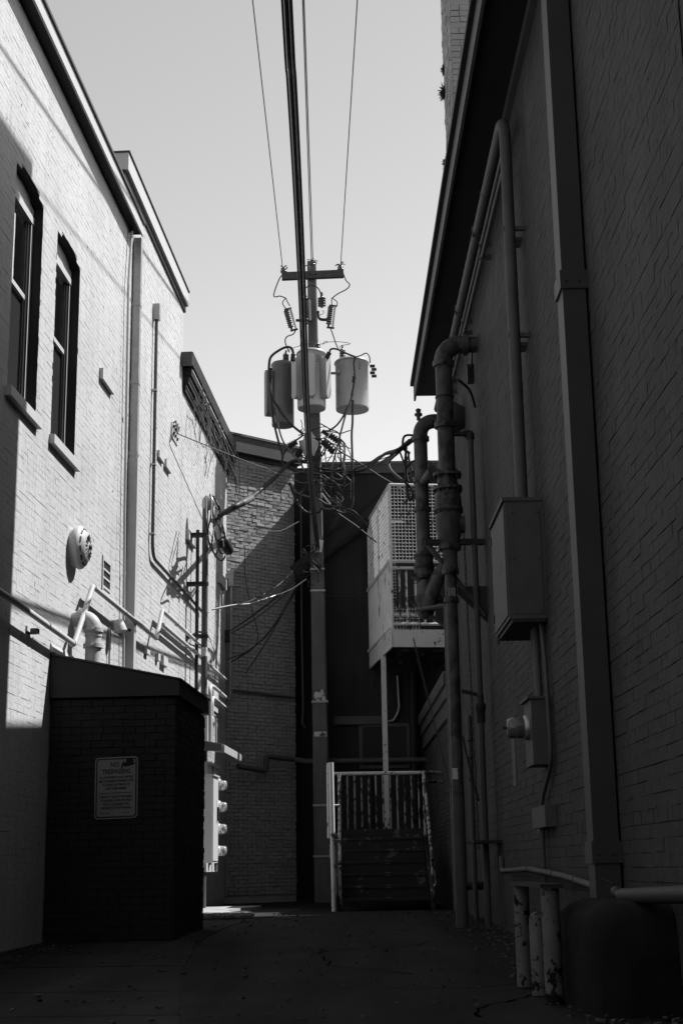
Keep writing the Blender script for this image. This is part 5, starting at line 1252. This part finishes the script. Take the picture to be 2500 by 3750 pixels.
W('E', [(905, 700), (945, 780), (930, 880), (945, 960), (915, 1055), (850, 1050), (815, 1020)], .014, 'pale ended loop of cable right of the pole', PY-.45, 'cable_grey', group=TG)
W('E', [(850, 840), (870, 900), (910, 900), (880, 830), (905, 760), (890, 700)], .010, 'small wire coil beside the right strain insulators', PY-.4, 'cable_grey', group=TG)
W('E', [(740, 660), (800, 700), (900, 790), (1000, 850), (1160, 950), (1300, 1040), (1420, 1110), (1540, 1190)], .014, 'twisted service wire slanting down to the balcony', PY-.6, group=TG)
W('E', [(840, 800), (760, 920), (700, 960), (670, 1010)], .010, 'thin wire slanting behind the pole under the insulators', PY-.3, group=TG)
W('E', [(740, 720), (760, 820), (765, 930)], .010, 'thin wire hanging straight right of the pole', PY-.3, 'cable_grey', group=TG)
W('E', [(420, 1090), (450, 1180), (520, 1320), (600, 1380), (700, 1370), (740, 1290), (700, 1235), (630, 1225)], .024, 'large black coil looped round the pole', PY-.4, group=TG)
W('E', [(430, 1100), (480, 1180), (560, 1215), (640, 1235), (700, 1250), (740, 1330), (830, 1340), (900, 1290), (925, 1240), (870, 1180)], .018, 'grey cable twisting across the pole below the bundle', PY-.42, 'cable_grey', group=TG)
W('E', [(670, 1010), (760, 1070), (830, 1120), (870, 1190)], .012, 'short cable leading to the black splice boots', PY-.4, group=TG)
W('E', [(820, 980), (830, 1130), (850, 1240), (890, 1300), (880, 1390), (840, 1480), (800, 1540)], .012, 'cut cable end dangling left of the balcony, left tail', PY-.4, group=TG)
W('E', [(850, 1160), (880, 1300), (900, 1380), (870, 1460), (830, 1540)], .012, 'cut cable end dangling left of the balcony, right tail', PY-.4, group=TG)
W('E', [(700, 1250), (800, 1310), (1000, 1350), (1090, 1420), (1160, 1490)], .018, 'black service cable slanting to the balcony corner, upper', PY-.8, group=TG)
W('E', [(820, 1230), (930, 1330), (1050, 1420), (1160, 1500)], .014, 'black service cable slanting to the balcony corner, middle', PY-.8, group=TG)
W('E', [(880, 1385), (960, 1440), (1060, 1510), (1160, 1590), (1250, 1660)], .016, 'black service cable slanting to the balcony corner, lowest', PY-.8, group=TG)
W('E', [(680, 1060), (740, 1150), (800, 1230), (880, 1300), (960, 1370)], .010, 'pale sunlit wire across the pole', PY-.5, 'cable_grey', group=TG)
W('E', [(730, 890), (750, 1000), (760, 1130), (740, 1210)], .009, 'thin wire hugging the sunny edge of the pole', PY-.3, group=TG)
# strain insulators and splices
def splice(k, x0, y0, x1, y1, rad, label, Y=PY-.4, m='iron'):
    a, b = c3(k, x0, y0, Y), c3(k, x1, y1, Y); L_ = (b-a).length; pr = [(0, rad*.4)]
    for j in range(5): pr += [(L_*(j+.1)/5, rad*.6), (L_*(j+.35)/5, rad), (L_*(j+.7)/5, rad*.95), (L_*(j+.9)/5, rad*.55)]
    tag(MB().lathe(a, b-a, pr+[(L_, rad*.4)], 10).build('strain_insulator', m, None), label, 'insulator', 'insulators and splices on the pole')
splice('E', 800, 635, 905, 710, .075, 'black strain insulator right of the pole, upper'); splice('E', 735, 690, 840, 800, .075, 'black strain insulator right of the pole, lower')
splice('E', 410, 740, 490, 700, .07, 'ribbed strain insulator left of the lamp, upper'); splice('E', 490, 840, 525, 775, .06, 'ribbed strain insulator left of the lamp, lower')
splice('E', 805, 1130, 815, 1230, .055, 'black splice boot hanging below the bundle, left'); splice('E', 855, 1130, 850, 1200, .045, 'black splice boot hanging below the bundle, right')
splice('E', 730, 595, 790, 640, .05, 'dead end clamp on the pole right side'); splice('E', 725, 1190, 810, 1300, .022, 'bright metal sleeve on a wire right of the pole', PY-.5, 'bright_wire')
splice('D', 447, 1235, 455, 1165, .05, 'black bushing boot on the front transformer, left', PY-.8); splice('D', 770, 1210, 800, 1150, .05, 'black bushing boot on the front transformer, right', PY-.8)
splice('D', 1030, 1440, 1040, 1380, .04, 'black splice on the lead down the right transformer', PY-.62); splice('D', 235, 1400, 240, 1300, .035, 'black splice on the lead over the left transformer', PY-.55)
# ------------------------------------------------------------------ cables between pole and left wall
wire([GUY, Vector(c3('E', 0, 885, 24.0)), c3('E', 200, 955, 25.3), c3('E', 330, 1010, 26), c3('E', 560, 985, PY-.25)], .010, 'cable_grey', 'steel guy wire from the anchor plate to the pole', 'guy_wire', 'guy wire')
wheadp = LW.P(MA, MZ, .45)
wire([l('K', 620, 1000, .5), l('F', 310, 860, .75), l('F', 480, 760, 1.0), c3('F', 600, 690, 25.2), c3('F', 800, 520, 26.1), c3('F', 960, 370, PY-.3), c3('F', 1110, 370, PY-.25)], .040, 'rubber', 'thick taped service drop from the weatherhead to the pole', 'service_drop', 'cable', None, 6, 8)
wire([l('F', 330, 850, .72), l('F', 480, 770, 1.0), l('F', 580, 715, 1.1)], .055, 'cable_grey', 'worn tape wrapping on the service drop', 'tape_wrap', 'cable')
WG = 'weatherhead leads on the service mast'
for i, (pts, rad, lab) in enumerate((
    ([(420, 290), (430, 600), (440, 1100), (480, 1500), (560, 1700), (640, 1900), (760, 2080), (900, 2130), (980, 2000), (1010, 1850)], .016, 'long drip loop from the weatherhead, lowest of the coil'),
    ([(545, 240), (580, 450), (560, 900), (480, 1300), (520, 1650), (600, 1850)], .014, 'drip loop hanging nearest the mast'),
    ([(590, 400), (640, 900), (660, 1250), (740, 1650), (820, 1880), (930, 1930), (990, 1830)], .016, 'drip loop ending in the taped splice'),
    ([(620, 270), (720, 450), (800, 620), (830, 900), (850, 1250), (880, 1500)], .020, 'outer lead curving from the weatherhead to the splice'),
    ([(700, 600), (770, 700), (700, 950), (780, 1120), (830, 1260)], .014, 'lead twisting between the drip loops'),
    ([(870, 960), (900, 1150), (950, 1350), (985, 1530)], .018, 'outermost lead dropping into the ribbed splice'),
    ([(690, 850), (690, 1100), (610, 1500), (600, 1750), (700, 1960), (760, 1840)], .014, 'inner lead swinging behind the splice'))):
    wire([LW.at(*px('K', x, y), .42+.05*(j % 3)+.03*i) for j, (x, y) in enumerate(pts)], rad, 'rubber', lab, 'drip_loop', 'cable', WG)
def splices_left():
    for k, (x0, y0, x1, y1, rad, lab) in enumerate(((930, 1560, 1080, 1850, .09, 'ribbed black splice block at the end of the drip loops'), (830, 1520, 850, 1750, .06, 'smooth black splice beside the ribbed block'))):
        a, b = LW.at(*px('K', x0, y0), .6), LW.at(*px('K', x1, y1), .6); L_ = (b-a).length; pr = [(0, .02)]
        for j in range(6): pr += [(L_*(j+.1)/6, rad*.7), (L_*(j+.4)/6, rad), (L_*(j+.8)/6, rad*.95)]
        tag(MB().lathe(a, b-a, pr+[(L_, .02)], 10).build('splice_block', 'rubber', None), lab, 'splice')
splices_left()
# slack telecom wires from pole to the corner
HG = 'slack telecom wires between the pole and the corner box'
for i, (pts, rad, m, lab) in enumerate((
    ([(165, 635, 22.3), (230, 600, 23.5), (390, 565, 25), (560, 550, 26), (660, 520, 26.5), (780, 480, 27), (950, 415, 27.4), (1105, 312, 27.7)], .011, 'bright_wire', 'bright sunlit wire sagging from the service mast to the pole'),
    ([(200, 610, 22.5), (560, 525, 25.5), (850, 360, 27), (1060, 130, 27.7)], .009, 'rubber', 'black wire rising from the service mast to the pole'),
    ([(350, 830, 26.9), (600, 650, 27.2), (850, 450, 27.4), (1060, 200, 27.7)], .010, 'rubber', 'black wire from the corner box to the pole, highest of the fan'),
    ([(360, 820, 26.9), (600, 660, 27.2), (880, 440, 27.4), (1070, 230, 27.7)], .010, 'rubber', 'black wire from the corner box to the pole, second of the fan'),
    ([(380, 835, 26.9), (620, 690, 27.2), (900, 460, 27.4), (1080, 260, 27.7)], .010, 'rubber', 'black wire from the corner box to the pole, third of the fan'),
    ([(340, 1090, 26.9), (560, 990, 27.2), (760, 800, 27.4), (960, 470, 27.6), (1090, 270, 27.7)], .010, 'rubber', 'black wire dipping low before the corner box, upper'),
    ([(380, 1110, 26.9), (620, 950, 27.2), (770, 800, 27.4), (1000, 440, 27.6)], .009, 'rubber', 'black wire dipping low before the corner box, lower'),
    ([(520, 1220, 27.3), (640, 1040, 27.4), (800, 780, 27.5), (1020, 380, 27.7)], .010, 'rubber', 'steep black wire running down to the thin pipe'),
    ([(516, 0, 27.2), (518, 300, 27.2), (580, 600, 27.2), (640, 850, 27.2), (600, 970, 27.2), (440, 1080, 27.0)], .008, 'rubber', 'slender black cable hanging straight down the end wall'))):
    wire([c3('H', q[0], q[1], q[2] if q[2] < 24 else 24+(q[2]-24)*.75) for q in pts], rad, m, lab, 'telecom_wire', 'cable', HG)
W('F', [(455, 760, 26.2), (500, 900, 26.3), (580, 980, 26.4), (680, 1025, 26.5), (780, 1033, 26.6), (880, 1018, 26.7), (1030, 940, 26.8)], .009, 'pale wire sagging across the sunlit brick patch', PY, 'bright_wire', name='telecom_wire')
W('F', [(400, 480, 25.9), (430, 620, 26.1), (460, 755, 26.2)], .007, 'thin pale wire hanging from the corbelled eave', PY, 'cable_grey', name='telecom_wire')
rr_ = random.Random(21)
for i in range(16):
    p = [(1080+rr_.uniform(-10, 130), 20+rr_.uniform(-30, 260))]
    for j in range(5): p.append((min(1220, max(1070, p[-1][0]+rr_.uniform(-70, 70))), p[-1][1]+rr_.uniform(-30, 60)))
    wire([c3('H', x, y, PY-.3-.02*(i % 5)) for x, y in p], .008, 'rubber', 'scrap of black telecom wire tangled beside the splice box', 'telecom_tangle', 'cable', 'telecom tangle on the pole')
for i in range(44):
    x, y = rr_.uniform(560, 900), rr_.uniform(620, 1150); p = [(x, y)]; hd = rr_.uniform(0, 6.28)
    for j in range(6):
        hd += rr_.uniform(-1.0, 1.0); st = rr_.uniform(35, 80); p.append((min(1000, max(450, p[-1][0]+st*cos(hd))), min(1420, p[-1][1]+st*(sin(hd)*.8+.35))))
    wire([c3('E', x, y, PY-.25-.03*(i % 8)) for x, y in p], rr_.choice((.006, .008, .011, .015)), rr_.choice(('rubber', 'rubber', 'cable_grey')), 'scrap of service wire tangled around the pole below the lamp', 'service_tangle', 'cable', 'service wire tangle on the pole')
# cable bundle ends at the far riser
RG = 'cable loops hanging at the far riser'
Yr = 20.4
for pts, rad, lab in (
    ([(0, 770), (110, 735), (200, 660), (270, 610), (340, 590), (430, 545), (520, 455)], .026, 'thick black bundle climbing to the far riser, main strand'),
    ([(0, 745), (130, 690), (260, 615), (350, 590)], .018, 'black bundle strand above the main one near the far riser'),
    ([(100, 745), (250, 680), (330, 640), (400, 580), (515, 490)], .020, 'black bundle strand below the main one near the far riser'),
    ([(520, 460), (450, 455), (415, 480), (410, 560), (430, 590)], .018, 'small upper loop against the far riser'),
    ([(330, 640), (290, 690), (310, 760), (400, 840), (470, 900), (495, 970), (475, 1010), (450, 980), (440, 850), (430, 700), (440, 560)], .020, 'long teardrop loop hanging left of the far riser'),
    ([(455, 590), (470, 700), (500, 780), (520, 740)], .016, 'short loop close to the far riser'),
    ([(385, 600), (420, 700), (440, 800), (460, 860)], .014, 'straight lead inside the teardrop loop'),
    ([(440, 740), (480, 690), (520, 670)], .014, 'side lead into the far riser'),
    ([(470, 600), (440, 700), (450, 900), (470, 990), (510, 1000), (515, 880), (490, 820)], .014, 'pale loop hanging beside the balcony mesh')):
    P_ = []
    for x, y in pts:
        t = min(1, max(0, (x-0)/330)); P_.append(c3('G', x, y, (PY-.3)*(1-t)+Yr*t))
    wire(P_, rad, 'cable_grey' if 'pale' in lab else 'rubber', lab, 'riser_cable', 'cable', RG)
